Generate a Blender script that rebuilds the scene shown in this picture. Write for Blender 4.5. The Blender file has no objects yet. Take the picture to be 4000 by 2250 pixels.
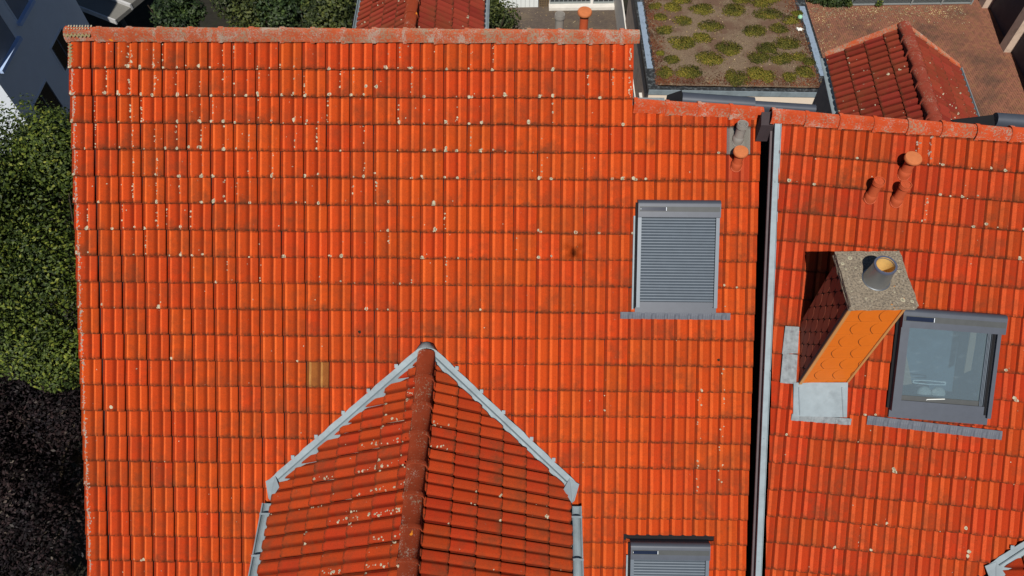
import bpy, bmesh, math, random
import numpy as np
from mathutils import Vector, Matrix

rnd = random.Random(11)
SC = bpy.context.scene
COL = SC.collection

# ------------------------------------------------------------------ camera, world, sun
CAM_H = 20.0                                   # metres above the yards
FPX = 3064.798                                 # focal length in pixels of the 4000 px wide photograph
PITCH, ROLL = math.radians(56.61277), math.radians(-0.78575)
CAM = Vector((0, 0, CAM_H))
_F = Vector((0, math.cos(PITCH), -math.sin(PITCH)))
_U0 = Vector((0, math.sin(PITCH), math.cos(PITCH)))
_R0 = Vector((1, 0, 0))
_R = _R0 * math.cos(ROLL) + _U0 * math.sin(ROLL)
_U = _U0 * math.cos(ROLL) - _R0 * math.sin(ROLL)

cam_d = bpy.data.cameras.new('camera')
cam_d.sensor_width = 36.0
cam_d.lens = 36.0 * FPX / 4000.0
cam_d.clip_start, cam_d.clip_end = 0.3, 3000.0
cam = bpy.data.objects.new('camera', cam_d)
COL.objects.link(cam)
cam.matrix_world = Matrix(((_R.x, _U.x, -_F.x, CAM.x), (_R.y, _U.y, -_F.y, CAM.y),
                           (_R.z, _U.z, -_F.z, CAM.z), (0, 0, 0, 1)))
SC.camera = cam


def ray(px, py):
    return _R * ((px - 2000) / FPX) + _U * ((1125 - py) / FPX) + _F


SUN_DIR = ray(2240, 980).normalized()          # the drone's own shadow lies there: light runs along this line
world = bpy.data.worlds.new('World')
SC.world = world
world.use_nodes = True
wn = world.node_tree.nodes
bg = wn['Background']
sky = wn.new('ShaderNodeTexSky')
sky.sky_type = 'NISHITA'
sky.sun_disc = False
sky.sun_elevation = math.asin(-SUN_DIR.z)
sky.sun_rotation = math.atan2(-SUN_DIR.x, -SUN_DIR.y)
sky.altitude = 200
sky.air_density = 0.75
sky.dust_density = 0.1
sky.ozone_density = 2.5
world.node_tree.links.new(sky.outputs[0], bg.inputs[0])
bg.inputs[1].default_value = 0.05

sun_d = bpy.data.lights.new('sun', 'SUN')
sun_d.energy = 4.8
sun_d.angle = math.radians(0.53)
sun_d.color = (1.0, 0.95, 0.87)
sun = bpy.data.objects.new('sun', sun_d)
COL.objects.link(sun)
sun.rotation_euler = SUN_DIR.to_track_quat('-Z', 'Y').to_euler()
sun.location = (0, -20, 60)

SC.view_settings.view_transform = 'Standard'
SC.view_settings.look = 'None'
SC.view_settings.gamma = 1.0
SC.view_settings.use_curve_mapping = False
SC.view_settings.exposure = 0.0


# ------------------------------------------------------------------ frames (planes in the place)
class Frame:
    def __init__(s, O, X, Y, Z):
        s.O, s.X, s.Y, s.Z = Vector(O), Vector(X), Vector(Y), Vector(Z)

    def at(s, x, y, z=0.0):
        return s.O + s.X * x + s.Y * y + s.Z * z

    def hit(s, px, py, h=0.0):
        r = ray(px, py)
        return CAM + r * (((s.O + s.Z * h - CAM) @ s.Z) / (r @ s.Z))

    def loc(s, P):
        d = P - s.O
        return Vector((d @ s.X, d @ s.Y, d @ s.Z))

    def xy(s, px, py, h=0.0):
        return s.loc(s.hit(px, py, h))

    def mat(s, x=0, y=0, z=0):
        p = s.at(x, y, z)
        return Matrix(((s.X.x, s.Y.x, s.Z.x, p.x), (s.X.y, s.Y.y, s.Z.y, p.y), (s.X.z, s.Y.z, s.Z.z, p.z), (0, 0, 0, 1)))


def roof_frame(yaw, slope, O):
    yaw, slope = math.radians(yaw), math.radians(slope)
    d1 = Vector((math.cos(yaw), math.sin(yaw), 0))
    h = Vector((-math.sin(yaw), math.cos(yaw), 0))
    up = h * math.cos(slope) + Vector((0, 0, 1)) * math.sin(slope)
    f = Frame(O, d1, up, d1.cross(up))
    f.h = h
    return f


def level(px, py, z):
    r = ray(px, py)
    return CAM + r * ((z - CAM_H) / r.z)


def project(P):
    d = P - CAM
    z = d @ _F
    return 2000 + FPX * (d @ _R) / z, 1125 - FPX * (d @ _U) / z, z


M = roof_frame(-1.62504576, 38.13401733, CAM + _F * 10.14906572)       # big roof
N = roof_frame(-6.01262278, 38.67271856, CAM + ray(3400, 1200) * 9.74215805)   # roof of the house to the right
MG, NG, P = 0.34091, 0.35057, 0.30           # courses and tile width
M_R0, N_R0 = 3.09494, 2.13629                # y of course 0's lower edge
M_C0, N_C0 = -5.39345, -0.88272              # x of a tile joint
Zv = Vector((0, 0, 1))


# ------------------------------------------------------------------ node helpers
def new_mat(name):
    m = bpy.data.materials.new(name)
    m.use_nodes = True
    nt = m.node_tree
    b = nt.nodes['Principled BSDF']
    return m, nt, b


class NB:
    def __init__(s, nt):
        s.nt = nt

    def n(s, typ, ins=None, **props):
        nd = s.nt.nodes.new(typ)
        for k, v in props.items():
            setattr(nd, k, v)
        if ins:
            for k, v in ins.items():
                s.put(nd.inputs[k], v)
        return nd

    def put(s, sock, v):
        if isinstance(v, bpy.types.NodeSocket):
            s.nt.links.new(v, sock)
        else:
            sock.default_value = v

    def mix(s, fac, a, b, mode='MIX'):
        nd = s.nt.nodes.new('ShaderNodeMix')
        nd.data_type = 'RGBA'
        nd.blend_type = mode
        nd.clamp_factor = True
        s.put(nd.inputs[0], fac)
        s.put(nd.inputs[6], a if isinstance(a, bpy.types.NodeSocket) else tuple(a) + (1,))
        s.put(nd.inputs[7], b if isinstance(b, bpy.types.NodeSocket) else tuple(b) + (1,))
        return nd.outputs[2]

    def math(s, op, a, b=0.0, c=0.0, clamp=False):
        nd = s.nt.nodes.new('ShaderNodeMath')
        nd.operation = op
        nd.use_clamp = clamp
        s.put(nd.inputs[0], a)
        s.put(nd.inputs[1], b)
        s.put(nd.inputs[2], c)
        return nd.outputs[0]

    def noise(s, vec, scale, detail=3.0, rough=0.55):
        nd = s.n('ShaderNodeTexNoise', {'Scale': scale, 'Detail': detail, 'Roughness': rough})
        if vec is not None:
            s.put(nd.inputs['Vector'], vec)
        return nd.outputs['Fac']

    def step(s, v, lo, hi):
        nd = s.n('ShaderNodeMapRange', {'Value': v, 'From Min': lo, 'From Max': hi})
        nd.clamp = True
        return nd.outputs[0]

    def ramp(s, v, stops, interp='LINEAR'):
        nd = s.n('ShaderNodeValToRGB')
        nd.color_ramp.interpolation = interp
        e = nd.color_ramp.elements
        while len(e) > 1:
            e.remove(e[-1])
        e[0].position, e[0].color = stops[0][0], tuple(stops[0][1]) + (1,)
        for p, c in stops[1:]:
            x = e.new(p)
            x.color = tuple(c) + (1,)
        s.put(nd.inputs[0], v)
        return nd.outputs[0]

    def bump(s, b, height, dist, strength=1.0):
        nd = s.n('ShaderNodeBump', {'Height': height, 'Distance': dist, 'Strength': strength})
        s.nt.links.new(nd.outputs[0], b.inputs['Normal'])


def pos_of(g):
    return g.n('ShaderNodeNewGeometry').outputs['Position']


def tile_mat(name, base, joined=False, dirt=0.75, light=(1.25, 1.75, 2.1), spread=0.07, gap=0.56):
    m, nt, b = new_mat(name)
    g = NB(nt)
    geo = g.n('ShaderNodeNewGeometry')
    pos = geo.outputs['Position']
    r = geo.outputs['Random Per Island'] if joined else g.n('ShaderNodeObjectInfo').outputs['Random']
    uv = g.n('ShaderNodeUVMap')
    sep = g.n('ShaderNodeSeparateXYZ', {0: uv.outputs[0]})
    x, y = sep.outputs[0], sep.outputs[1]
    # tone across the tile: dirt and painted shade in the channels, rain-washed left flanks
    L = tuple(light)
    k = (gap, gap * 0.86, gap * 0.95)
    one = (1, 1, 1)
    tone = g.ramp(x, [(0, (0.40, 0.32, 0.3)), (0.018, (0.42, 0.34, 0.3)), (0.034, k), (0.115, k), (0.14, L), (0.235, L), (0.26, one), (0.46, one), (0.56, k),
                      (0.63, k), (0.65, L), (0.74, L), (0.765, one), (0.97, one), (1.0, (0.6, 0.55, 0.5))])
    big = g.noise(pos, 0.9, 3)
    mid = g.noise(pos, 7.0, 4, 0.65)
    grain = g.noise(pos, 130.0, 2, 0.7)
    c = g.mix(1.0, tone, base, 'MULTIPLY')
    hsv = g.n('ShaderNodeHueSaturation', {'Color': c, 'Hue': g.math('MULTIPLY_ADD', r, 0.007, 0.4965),
                                          'Saturation': 1.0,
                                          'Value': g.math('MULTIPLY_ADD', g.math('FRACT', g.math('MULTIPLY', r, 7.31)), spread * 2, 1 - spread)})
    c = hsv.outputs[0]
    # patchy grime, heavier on some tiles
    r2 = g.math('FRACT', g.math('MULTIPLY', r, 13.7))
    gr = g.math('MULTIPLY', g.step(g.math('ADD', mid, g.math('MULTIPLY', big, 0.6)), 0.70, 1.02), g.math('MULTIPLY_ADD', r2, 0.6, 0.25))
    gr = g.math('MULTIPLY', gr, g.math('MULTIPLY_ADD', g.step(y, 0.9, 0.1), 0.7, 0.55))
    c = g.mix(g.math('MULTIPLY', gr, dirt), c, (0.15, 0.045, 0.02))
    # dark organic dirt that gathers along the lower edge and head lap
    n2 = g.noise(pos, 26.0, 3, 0.7)
    low = g.math('MULTIPLY', g.step(y, 0.13, 0.0), g.step(n2, 0.36, 0.60))
    c = g.mix(g.math('MULTIPLY', low, min(1.0, dirt * 1.5)), c, (0.045, 0.026, 0.014))
    lap = g.math('MULTIPLY', g.math('MAXIMUM', g.step(y, 0.945, 0.985), g.step(y, 0.025, 0.008)), g.math('MULTIPLY_ADD', g.step(n2, 0.35, 0.62), 0.55, 0.28))
    c = g.mix(lap, c, (0.075, 0.022, 0.010))
    chan = g.math('MULTIPLY', g.ramp(x, [(0, one), (0.1, one), (0.14, (0, 0, 0)), (0.53, (0, 0, 0)), (0.57, one), (0.62, one), (0.66, (0, 0, 0)), (1, (0, 0, 0))]),
                  g.step(n2, 0.5, 0.75))
    c = g.mix(g.math('MULTIPLY', chan, dirt * 0.55), c, (0.06, 0.03, 0.015))
    spk = g.noise(pos, 75.0, 3, 0.75)
    c = g.mix(g.math('MULTIPLY', g.step(spk, 0.56, 0.68), 0.5 * dirt), c, (0.10, 0.03, 0.014))
    c = g.mix(1.0, c, g.ramp(grain, [(0.25, (0.74, 0.7, 0.66)), (0.55, one), (0.8, (1.16, 1.2, 1.25))]), 'MULTIPLY')
    g.put(b.inputs['Base Color'], c)
    b.inputs['Roughness'].default_value = 0.9
    b.inputs['Diffuse Roughness'].default_value = 1.0
    b.inputs['Specular IOR Level'].default_value = 0.05
    g.bump(b, grain, 0.002, 0.35)
    return m


def plain(name, col, rough=0.7, var=0.12, scale=6.0, metal=0.0, spec=0.3, bump=0.0, dirt=None, bscale=60.0, dscale=3.0):
    m, nt, b = new_mat(name)
    g = NB(nt)
    p = pos_of(g)
    nz = g.noise(p, scale, 4, 0.6)
    c = g.mix(nz, tuple(v * (1 - var * 1.6) for v in col), tuple(min(1, v * (1 + var * 1.6)) for v in col))
    if dirt:
        c = g.mix(g.math('MULTIPLY', g.step(g.noise(p, dscale, 5, 0.7), 0.5, 0.72), 0.7), c, dirt)
    g.put(b.inputs['Base Color'], c)
    b.inputs['Roughness'].default_value = rough
    b.inputs['Metallic'].default_value = metal
    b.inputs['Specular IOR Level'].default_value = spec
    if bump:
        g.bump(b, g.noise(p, bscale, 3, 0.6), bump, 0.6)
    return m


def leaf_mat(name, stops, rough=0.55, spec=0.25):
    m, nt, b = new_mat(name)
    g = NB(nt)
    geo = g.n('ShaderNodeNewGeometry')
    c = g.ramp(geo.outputs['Random Per Island'], stops)
    c = g.mix(1.0, c, g.ramp(g.noise(geo.outputs['Position'], 1.6, 2), [(0.35, (0.5, 0.55, 0.6)), (0.65, (1.35, 1.25, 1.0))]), 'MULTIPLY')  # paints highlights into foliage: warm bright and cool dark patches
    g.put(b.inputs['Base Color'], c)
    b.inputs['Roughness'].default_value = rough
    b.inputs['Specular IOR Level'].default_value = spec
    return m


def ridge_mat(name, base, crust=0.5):
    m, nt, b = new_mat(name)
    g = NB(nt)
    p = pos_of(g)
    r = g.n('ShaderNodeObjectInfo').outputs['Random']
    off = g.n('ShaderNodeCombineXYZ', {0: g.math('MULTIPLY', r, 37.0), 1: g.math('MULTIPLY', r, 11.0)}).outputs[0]
    v = g.n('ShaderNodeVectorMath', {0: p, 1: off}, operation='ADD').outputs[0]
    c = g.mix(g.noise(v, 9, 4, .6), tuple(x * .72 for x in base), tuple(x * 1.2 for x in base))
    cover = g.noise(v, 4.2, 3, .6)
    fine = g.noise(v, 42, 4, .72)
    k = g.math('ADD', g.math('MULTIPLY', cover, 0.6), g.math('MULTIPLY', fine, 1.1))
    lo = 1.02 - crust * 0.36
    c = g.mix(g.math('MULTIPLY', g.step(k, lo, lo + 0.12), 0.85), c, (0.24, 0.19, 0.13))
    c = g.mix(g.math('MULTIPLY', g.step(g.math('ADD', g.math('MULTIPLY', g.noise(v, 5.1, 2), .8), g.math('MULTIPLY', g.noise(v, 60, 3, .7), .9)), lo + .05, lo + .2), 0.75), c, (0.35, 0.315, 0.265))
    c = g.mix(g.step(g.noise(v, 5.7, 2, .5), 0.745, 0.765), c, (0.62, 0.22, 0.02))
    g.put(b.inputs['Base Color'], c)
    b.inputs['Roughness'].default_value = 0.95
    b.inputs['Diffuse Roughness'].default_value = 1.0
    b.inputs['Specular IOR Level'].default_value = 0.1
    g.bump(b, fine, 0.006, 0.7)
    return m


# ------------------------------------------------------------------ mesh helpers
class MB:
    def __init__(s):
        s.v, s.f, s.uv, s.mi = [], [], [], []

    def add(s, vs, fs, uvs=None, mi=0):
        o = len(s.v)
        s.v.extend([tuple(v) for v in vs])
        for i, f in enumerate(fs):
            s.f.append(tuple(o + k for k in f))
            s.mi.append(mi)
            s.uv.append([uvs[k] for k in f] if uvs else [(0, 0)] * len(f))
        return s

    def box(s, fr, x0, x1, y0, y1, z0, z1, mi=0):
        vs = [fr.at(x, y, z) for z in (z0, z1) for y in (y0, y1) for x in (x0, x1)]
        return s.add(vs, [(0, 2, 3, 1), (4, 5, 7, 6), (0, 1, 5, 4), (2, 6, 7, 3), (0, 4, 6, 2), (1, 3, 7, 5)], mi=mi)

    def prism(s, poly, off, mi=0):
        """poly: list of Vectors, extruded by the vector off"""
        n = len(poly)
        vs = list(poly) + [p + off for p in poly]
        fs = [tuple(range(n))[::-1], tuple(range(n, 2 * n))] + [(i, (i + 1) % n, n + (i + 1) % n, n + i) for i in range(n)]
        return s.add(vs, fs, mi=mi)

    def tube(s, pts, r, seg=8, mi=0, cap=True, radii=None):
        rings = []
        for i, p in enumerate(pts):
            a = pts[min(i + 1, len(pts) - 1)] - pts[max(i - 1, 0)]
            a.normalize()
            t = Zv if abs(a.z) < 0.9 else Vector((1, 0, 0))
            u = a.cross(t).normalized()
            w = u.cross(a).normalized()
            rr = radii[i] if radii else r
            rings.append([p + (u * math.cos(q) + w * math.sin(q)) * rr for q in [2 * math.pi * k / seg for k in range(seg)]])
        vs = [v for rg in rings for v in rg]
        fs = []
        for i in range(len(pts) - 1):
            for k in range(seg):
                a, b2 = i * seg + k, i * seg + (k + 1) % seg
                fs.append((a, a + seg, b2 + seg, b2))
        if cap:
            fs.append(tuple(range(seg)))
            fs.append(tuple(range((len(pts) - 1) * seg, len(pts) * seg))[::-1])
        return s.add(vs, fs, mi=mi)

    def lathe(s, base, prof, seg=16, axis=Zv, mi=0, caps=True):
        a = axis.normalized()
        t = Vector((1, 0, 0)) if abs(a.x) < 0.9 else Vector((0, 1, 0))
        u = (t - a * (t @ a)).normalized()
        w = a.cross(u)
        vs = []
        for r, z in prof:
            for k in range(seg):
                q = 2 * math.pi * k / seg
                vs.append(base + a * z + (u * math.cos(q) + w * math.sin(q)) * r)
        fs = []
        for i in range(len(prof) - 1):
            for k in range(seg):
                p0, p1 = i * seg + k, i * seg + (k + 1) % seg
                fs.append((p0, p1, p1 + seg, p0 + seg))
        if caps and prof[0][0] > 1e-5:
            fs.append(tuple(range(seg))[::-1])
        if caps and prof[-1][0] > 1e-5:
            fs.append(tuple(range((len(prof) - 1) * seg, len(prof) * seg)))
        return s.add(vs, fs, mi=mi)

    def mesh(s, name, mats, smooth=False):
        me = bpy.data.meshes.new(name)
        me.from_pydata(s.v, [], s.f)
        for m in (mats if isinstance(mats, (list, tuple)) else [mats]):
            me.materials.append(m)
        me.polygons.foreach_set('material_index', s.mi)
        l = me.uv_layers.new(name='UVMap')
        flat = [c for f in s.uv for p in f for c in p]
        l.data.foreach_set('uv', flat)
        if smooth:
            me.polygons.foreach_set('use_smooth', [True] * len(me.polygons))
        me.update()
        return me


_wl = {}          # world location of every parent (all parents carry translation only)


def link(o, parent=None, label=None, cat=None, group=None, kind=None):
    COL.objects.link(o)
    if parent is not None:
        o.parent = parent
        o.matrix_parent_inverse = Matrix.Translation(-_wl[parent.name])
    if label: o['label'] = label
    if cat: o['category'] = cat
    if group: o['group'] = group
    if kind: o['kind'] = kind
    return o


def empty(name, loc, label, cat, group=None):
    o = bpy.data.objects.new(name, None)
    o.location = loc
    o.empty_display_size = 0.3
    link(o, None, label, cat, group)
    _wl[o.name] = Vector(loc)
    return o


def build(mb, name, mats, parent=None, label=None, cat=None, group=None, kind=None, smooth=False, angle=None):
    """links the collected shapes as one mesh object; its origin sits at the foot of the shape"""
    me = mb.mesh(name, mats, smooth)
    o = bpy.data.objects.new(name, me)
    vs = mb.v
    lo = [min(v[i] for v in vs) for i in range(3)]
    hi = [max(v[i] for v in vs) for i in range(3)]
    c = Vector(((lo[0] + hi[0]) / 2, (lo[1] + hi[1]) / 2, lo[2]))
    me.transform(Matrix.Translation(-c))
    if smooth and angle:
        try:
            me.set_sharp_from_angle(angle=math.radians(angle))
        except Exception:
            pass
    o.location = c
    link(o, parent, label, cat, group, kind)
    _wl[o.name] = Vector(c)
    return o


WORLD = Frame((0, 0, 0), (1, 0, 0), (0, 1, 0), (0, 0, 1))

# ------------------------------------------------------------------ materials
T_MAIN = tile_mat('clay orange', (0.51, 0.063, 0.0115))
T_MAINJ = tile_mat('clay orange field', (0.51, 0.063, 0.0115), joined=True)
T_N = tile_mat('clay red orange', (0.42, 0.044, 0.0105), dirt=0.8, spread=0.09, light=(1.5, 2.3, 2.8))
T_DORM = tile_mat('clay dormer', (0.39, 0.043, 0.0115), dirt=0.85, light=(1.0, 1.1, 1.1), gap=0.38, spread=.09)
T_REAR = tile_mat('clay rear', (0.20, 0.029, 0.018), dirt=0.85, spread=0.18, light=(1.05, 1.1, 1.1), gap=0.6)
T_OCHRE = tile_mat('clay ochre', (0.34, 0.115, 0.028), dirt=0.6)
T_VENT = tile_mat('clay pale plastic', (0.42, 0.058, 0.018), dirt=0.3, light=(1.2, 1.6, 1.8), spread=0.05)
T_GREY = tile_mat('grey plastic tile', (0.20, 0.19, 0.17), dirt=0.1, light=(1.1, 1.1, 1.1), gap=0.9)
RIDGE = ridge_mat('ridge clay with lichen', (0.41, 0.082, 0.030), 0.52)
RIDGE_N = ridge_mat('ridge clay orange', (0.44, 0.062, 0.018), 0.36)
RIDGE_D = ridge_mat('ridge clay dark', (0.20, 0.034, 0.013), 0.20)
LICH = plain('lichen rim', (0.43, 0.385, 0.275), 0.95, 0.25, 90)
LICH2 = plain('lichen heart', (0.26, 0.245, 0.17), 0.95, 0.25, 70)
CRUST = plain('grey crust', (0.30, 0.23, 0.19), 0.95, 0.4, 60)
MOSS = plain('dark moss', (0.018, 0.016, 0.008), 1.0, 0.3, 80)
OLIVE = plain('olive mortar', (0.22, 0.18, 0.09), 0.95, 0.3, 60)
ZINC = plain('zinc sheet', (0.235, 0.285, 0.315), 0.6, 0.16, 7, metal=0.1, spec=0.3, dirt=(0.15, 0.18, 0.20))
SEAM = plain('dull zinc seam', (0.13, 0.165, 0.185), 0.7, 0.1, 8)
LEAD = plain('weathered lead', (0.22, 0.245, 0.26), 0.75, 0.3, 14, metal=0.0, dirt=(0.10, 0.095, 0.11), dscale=16)
ANTH = plain('anthracite aluminium', (0.060, 0.070, 0.092), 0.45, 0.10, 12, metal=0.1, spec=0.4)
ANTH2 = plain('anthracite slat', (0.105, 0.130, 0.160), 0.42, 0.08, 10, metal=0.15, spec=0.45)
ANTHD = plain('dark anthracite', (0.055, 0.06, 0.062), 0.5, 0.12, 12)
PV = plain('solar cell', (0.008, 0.014, 0.035), 0.2, 0.2, 20, spec=0.5)
BLACK = plain('black felt', (0.008, 0.008, 0.010), 0.9, 0.2, 10)
BROWN = plain('brown board', (0.045, 0.032, 0.036), 0.8, 0.15, 14)
BROWN2 = plain('brown trim', (0.10, 0.078, 0.085), 0.8, 0.15, 14)
PLASTER = plain('white plaster', (0.68, 0.73, 0.79), 0.9, 0.05, 2.0, bump=0.004)  # blue tint puts the sky-lit shade of the long wall into the colour
CREAM = plain('cream plaster', (0.78, 0.66, 0.53), 0.9, 0.04, 1.5, bump=0.003)
BEIGE = plain('beige plaster', (0.56, 0.43, 0.34), 0.9, 0.10, 5, bump=0.003, dirt=(0.3, 0.22, 0.17))
CONC, _nt, _b = new_mat('old concrete')
_g = NB(_nt)
_p = pos_of(_g)
_c = _g.mix(_g.noise(_p, 9, 4, .7), (.33, .27, .20), (.20, .16, .11))
_c = _g.mix(_g.math('MULTIPLY', _g.step(_g.noise(_p, 48, 5, .8), .46, .60), .85), _c, (.065, .055, .045))
_c = _g.mix(_g.math('MULTIPLY', _g.step(_g.noise(_p, 36, 4, .75), .60, .68), .8), _c, (.48, .44, .37))
_c = _g.mix(_g.step(_g.noise(_p, 13, 2, .5), .735, .75), _c, (.5, .2, .04))
_g.put(_b.inputs['Base Color'], _c)
_b.inputs['Roughness'].default_value = .95
_g.bump(_b, _g.noise(_p, 60, 4, .7), .008, .7)
PALECON = plain('pale concrete', (0.66, 0.63, 0.58), 0.9, 0.12, 5, bump=0.003)
TERRA = plain('terracotta pipe', (0.46, 0.085, 0.03), 0.6, 0.1, 20)
TERRA2 = plain('terracotta cap', (0.56, 0.17, 0.06), 0.7, 0.12, 30)
OPEN = plain('shaded opening', (0.035, 0.010, 0.007), .9)  # colour of a dark disc standing in for the pipe's unlit hollow
GREYP = plain('grey plastic', (0.25, 0.23, 0.205), 0.7, 0.08, 25)
STEEL = plain('stainless flue', (0.30, 0.32, 0.34), 0.32, 0.06, 20, metal=0.8, spec=0.5)
STEELR = plain('flue rim', (0.13, 0.15, 0.22), 0.4, 0.06, 20, metal=0.4)
YELLOW = plain('yellowish flue lining', (0.70, 0.46, 0.16), 0.7, 0.08, 10)
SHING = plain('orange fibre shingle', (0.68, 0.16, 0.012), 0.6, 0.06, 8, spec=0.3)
SHING_SHADE = plain('shaded orange shingle', (0.24, 0.06, 0.032), 0.7, 0.1, 8)  # orange shingle darkened: the left face's shade is in the colour
ROOFFELT = plain('bitumen felt', (0.02, 0.022, 0.024), 0.85, 0.4, 12, dirt=(0.20, 0.22, 0.23), dscale=9)
METALBLUE = plain('blue grey sheet', (0.30, 0.38, 0.48), 0.5, 0.15, 7, metal=0.2, dirt=(0.10, 0.13, 0.17), dscale=7)


# ------------------------------------------------------------------ tiles
PROF = [(0, -.014), (.03, .001), (.12, .002), (.19, .027), (.25, .031), (.47, .031), (.525, .024), (.575, .002),
        (.635, .002), (.70, .026), (.76, .030), (.93, .030), (.985, .024), (1.0, .014)]
LIP = 0.026


def prof_z(x):
    for (a, za), (b, zb) in zip(PROF, PROF[1:]):
        if x <= b:
            return za + (zb - za) * (x - a) / (b - a)
    return PROF[-1][1]


def tile_arrays(G, dip=0.0):
    n = len(PROF)
    L = G + 0.05
    vs, uv = [], []
    for x, z in PROF:
        vs.append((x * P, 0, z + LIP - .003)); uv.append((x, 0))
    for x, z in PROF:
        vs.append((x * P, .012, z + LIP)); uv.append((x, .012 / G))
    for x, z in PROF:
        vs.append((x * P, L, z + LIP * (1 - L / G))); uv.append((x, L / G))
    fs = []
    for i in range(n - 1):
        fs.append((i, i + 1, n + i + 1, n + i))
        fs.append((n + i, n + i + 1, 2 * n + i + 1, 2 * n + i))
    o = len(vs)
    for x, z in PROF:                                   # front face, its own vertices: a crisp nose
        vs.append((x * P, 0, z + LIP - .003)); uv.append((x, 0))
    for x, z in PROF:
        vs.append((x * P, .004, z - .016)); uv.append((x, 0))
    for i in range(n - 1):
        fs.append((o + n + i, o + n + i + 1, o + i + 1, o + i))
    o = len(vs)                                          # right edge
    for a in (n - 1, 2 * n - 1, 3 * n - 1):
        x, y, z = vs[a]
        vs.append((x, y, z)); uv.append((1, y / G))
        vs.append((x + .001, y, z - .014)); uv.append((1, y / G))
    fs += [(o, o + 1, o + 3, o + 2), (o + 2, o + 3, o + 5, o + 4)]
    return vs, fs, uv


_tile_cache = {}


def tile_mesh(G, mat):
    k = (round(G, 4), mat.name)
    if k not in _tile_cache:
        mb = MB()
        vs, fs, uv = tile_arrays(G)
        mb.add(vs, fs, uv)
        _tile_cache[k] = mb.mesh('tile', mat, True)
    return _tile_cache[k]


def cut_mesh(G, mat, mw, planes):
    """a tile cut to size: keeps what lies on the positive side of every world plane (point, normal)"""
    me = tile_mesh(G, mat).copy()
    bm = bmesh.new()
    bm.from_mesh(me)
    inv = mw.inverted()
    for co, no in planes:
        c = inv @ co
        nn = (inv.to_3x3() @ no).normalized()
        bmesh.ops.bisect_plane(bm, geom=bm.verts[:] + bm.edges[:] + bm.faces[:], plane_co=c, plane_no=nn, clear_inner=True)
    if not bm.faces:
        bm.free()
        return None
    bm.to_mesh(me)
    bm.free()
    return me


class Joined:
    """tiles past the limit of single pieces, gathered into one mesh"""
    def __init__(s):
        s.mb = MB()

    def add(s, me, mw):
        vs = [mw @ v.co for v in me.vertices]
        uvl = me.uv_layers[0].data
        o = len(s.mb.v)
        s.mb.v.extend([tuple(v) for v in vs])
        for p in me.polygons:
            s.mb.f.append(tuple(o + k for k in p.vertices))
            s.mb.mi.append(0)
            s.mb.uv.append([tuple(uvl[l].uv) for l in p.loop_indices])


def tile_world(fr, G, x, ylow, w0=-0.03, rot=0.0, jig=1.0):
    a = rnd.gauss(0, .0035) * jig + rot
    m = fr.mat(x + rnd.gauss(0, .0012) * jig, ylow + rnd.gauss(0, .003) * jig, w0 + rnd.gauss(0, .0014) * jig)
    t = Matrix.Rotation(a, 4, 'Z') @ Matrix.Rotation(rnd.gauss(0, .004) * jig, 4, 'X') @ Matrix.Rotation(rnd.gauss(0, .005) * jig, 4, 'Y')
    return m @ t


def corners(mw, G):
    return [mw @ Vector((a, b, .01)) for a in (0, P) for b in (0, G)]


def place_tile(name, mw, G, mat, parent, planes=(), joined=None, label=None):
    me = tile_mesh(G, mat)
    cs = corners(mw, G)
    cutters = []
    for co, no in planes:
        d = [(c - co) @ no for c in cs]
        if max(d) <= 0.004:
            return None
        if min(d) < 0:
            cutters.append((co, no))
    if cutters:
        me = cut_mesh(G, mat, mw, cutters)
        if me is None:
            return None
    if joined is not None:
        joined.add(me, mw)
        return None
    o = bpy.data.objects.new(name, me)
    o.matrix_world = mw
    link(o, parent, label)
    return o


# lichen: small raised crusts that sit on the tiles
class Lichen:
    def __init__(s):
        s.mb = MB()

    def spot(s, mw, G, x, y, r, dark=False, crust=False):
        if not (0.01 < x < .99):
            return
        n = 7
        vs = []
        el = rnd.uniform(.75, 1.3)
        ph = rnd.random() * 6
        for ring, k, dz in ((1.0, 1, .0012), (.55, 1, .0022)):
            for i in range(n):
                q = ph + 2 * math.pi * i / n
                rr = r * ring * rnd.uniform(.75, 1.2)
                dx, dy = rr * math.cos(q), rr * math.sin(q) * el
                xx, yy = min(max(x + dx / P, .0), 1.0), max(y + dy, 0.0005)
                vs.append(mw @ Vector((xx * P, yy, prof_z(xx) + LIP * (1 - yy / G) + dz)))
        ringf = [(i, (i + 1) % n, n + (i + 1) % n, n + i) for i in range(n)]
        inner = [tuple(range(n, 2 * n))]
        if dark:
            s.mb.add(vs, ringf + inner, mi=2)
        elif crust:
            s.mb.add(vs, ringf + inner, mi=3)
        else:
            s.mb.add(vs, ringf, mi=0)
            s.mb.add(vs, inner, mi=0 if (r < .006 or rnd.random() < .45) else 1)

    def dress(s, mw, G, dens, tiny):
        """lower-edge colonies, little chains and single specks on one tile"""
        chan = [(.04, .12), (.55, .66), (.60, .70), (.10, .20)]
        if rnd.random() < dens:
            for _ in range(rnd.choice((1, 1, 2, 2, 3))):
                a, b = rnd.choice(chan)
                s.spot(mw, G, rnd.uniform(a, b), abs(rnd.gauss(.0, .022)) + .010, rnd.choice((.010, .014, .018, .022, .027)) * rnd.uniform(.8, 1.1))
        if rnd.random() < dens * dens * .8:
            a, b = rnd.choice(chan)
            x = rnd.uniform(a, b)
            for _ in range(rnd.randint(2, 7)):
                s.spot(mw, G, x + rnd.gauss(0, .02), rnd.uniform(.02, G - .02), rnd.uniform(.004, .013))
        for _ in range(int(tiny + rnd.random())):
            s.spot(mw, G, rnd.uniform(.05, .95), rnd.uniform(.01, G), rnd.choice((.002, .0025, .003, .0045, .007)))

    def out(s, parent, name='lichen'):
        if s.mb.v:
            return build(s.mb, name, [LICH, LICH2, MOSS, CRUST], parent, kind='stuff')


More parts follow.
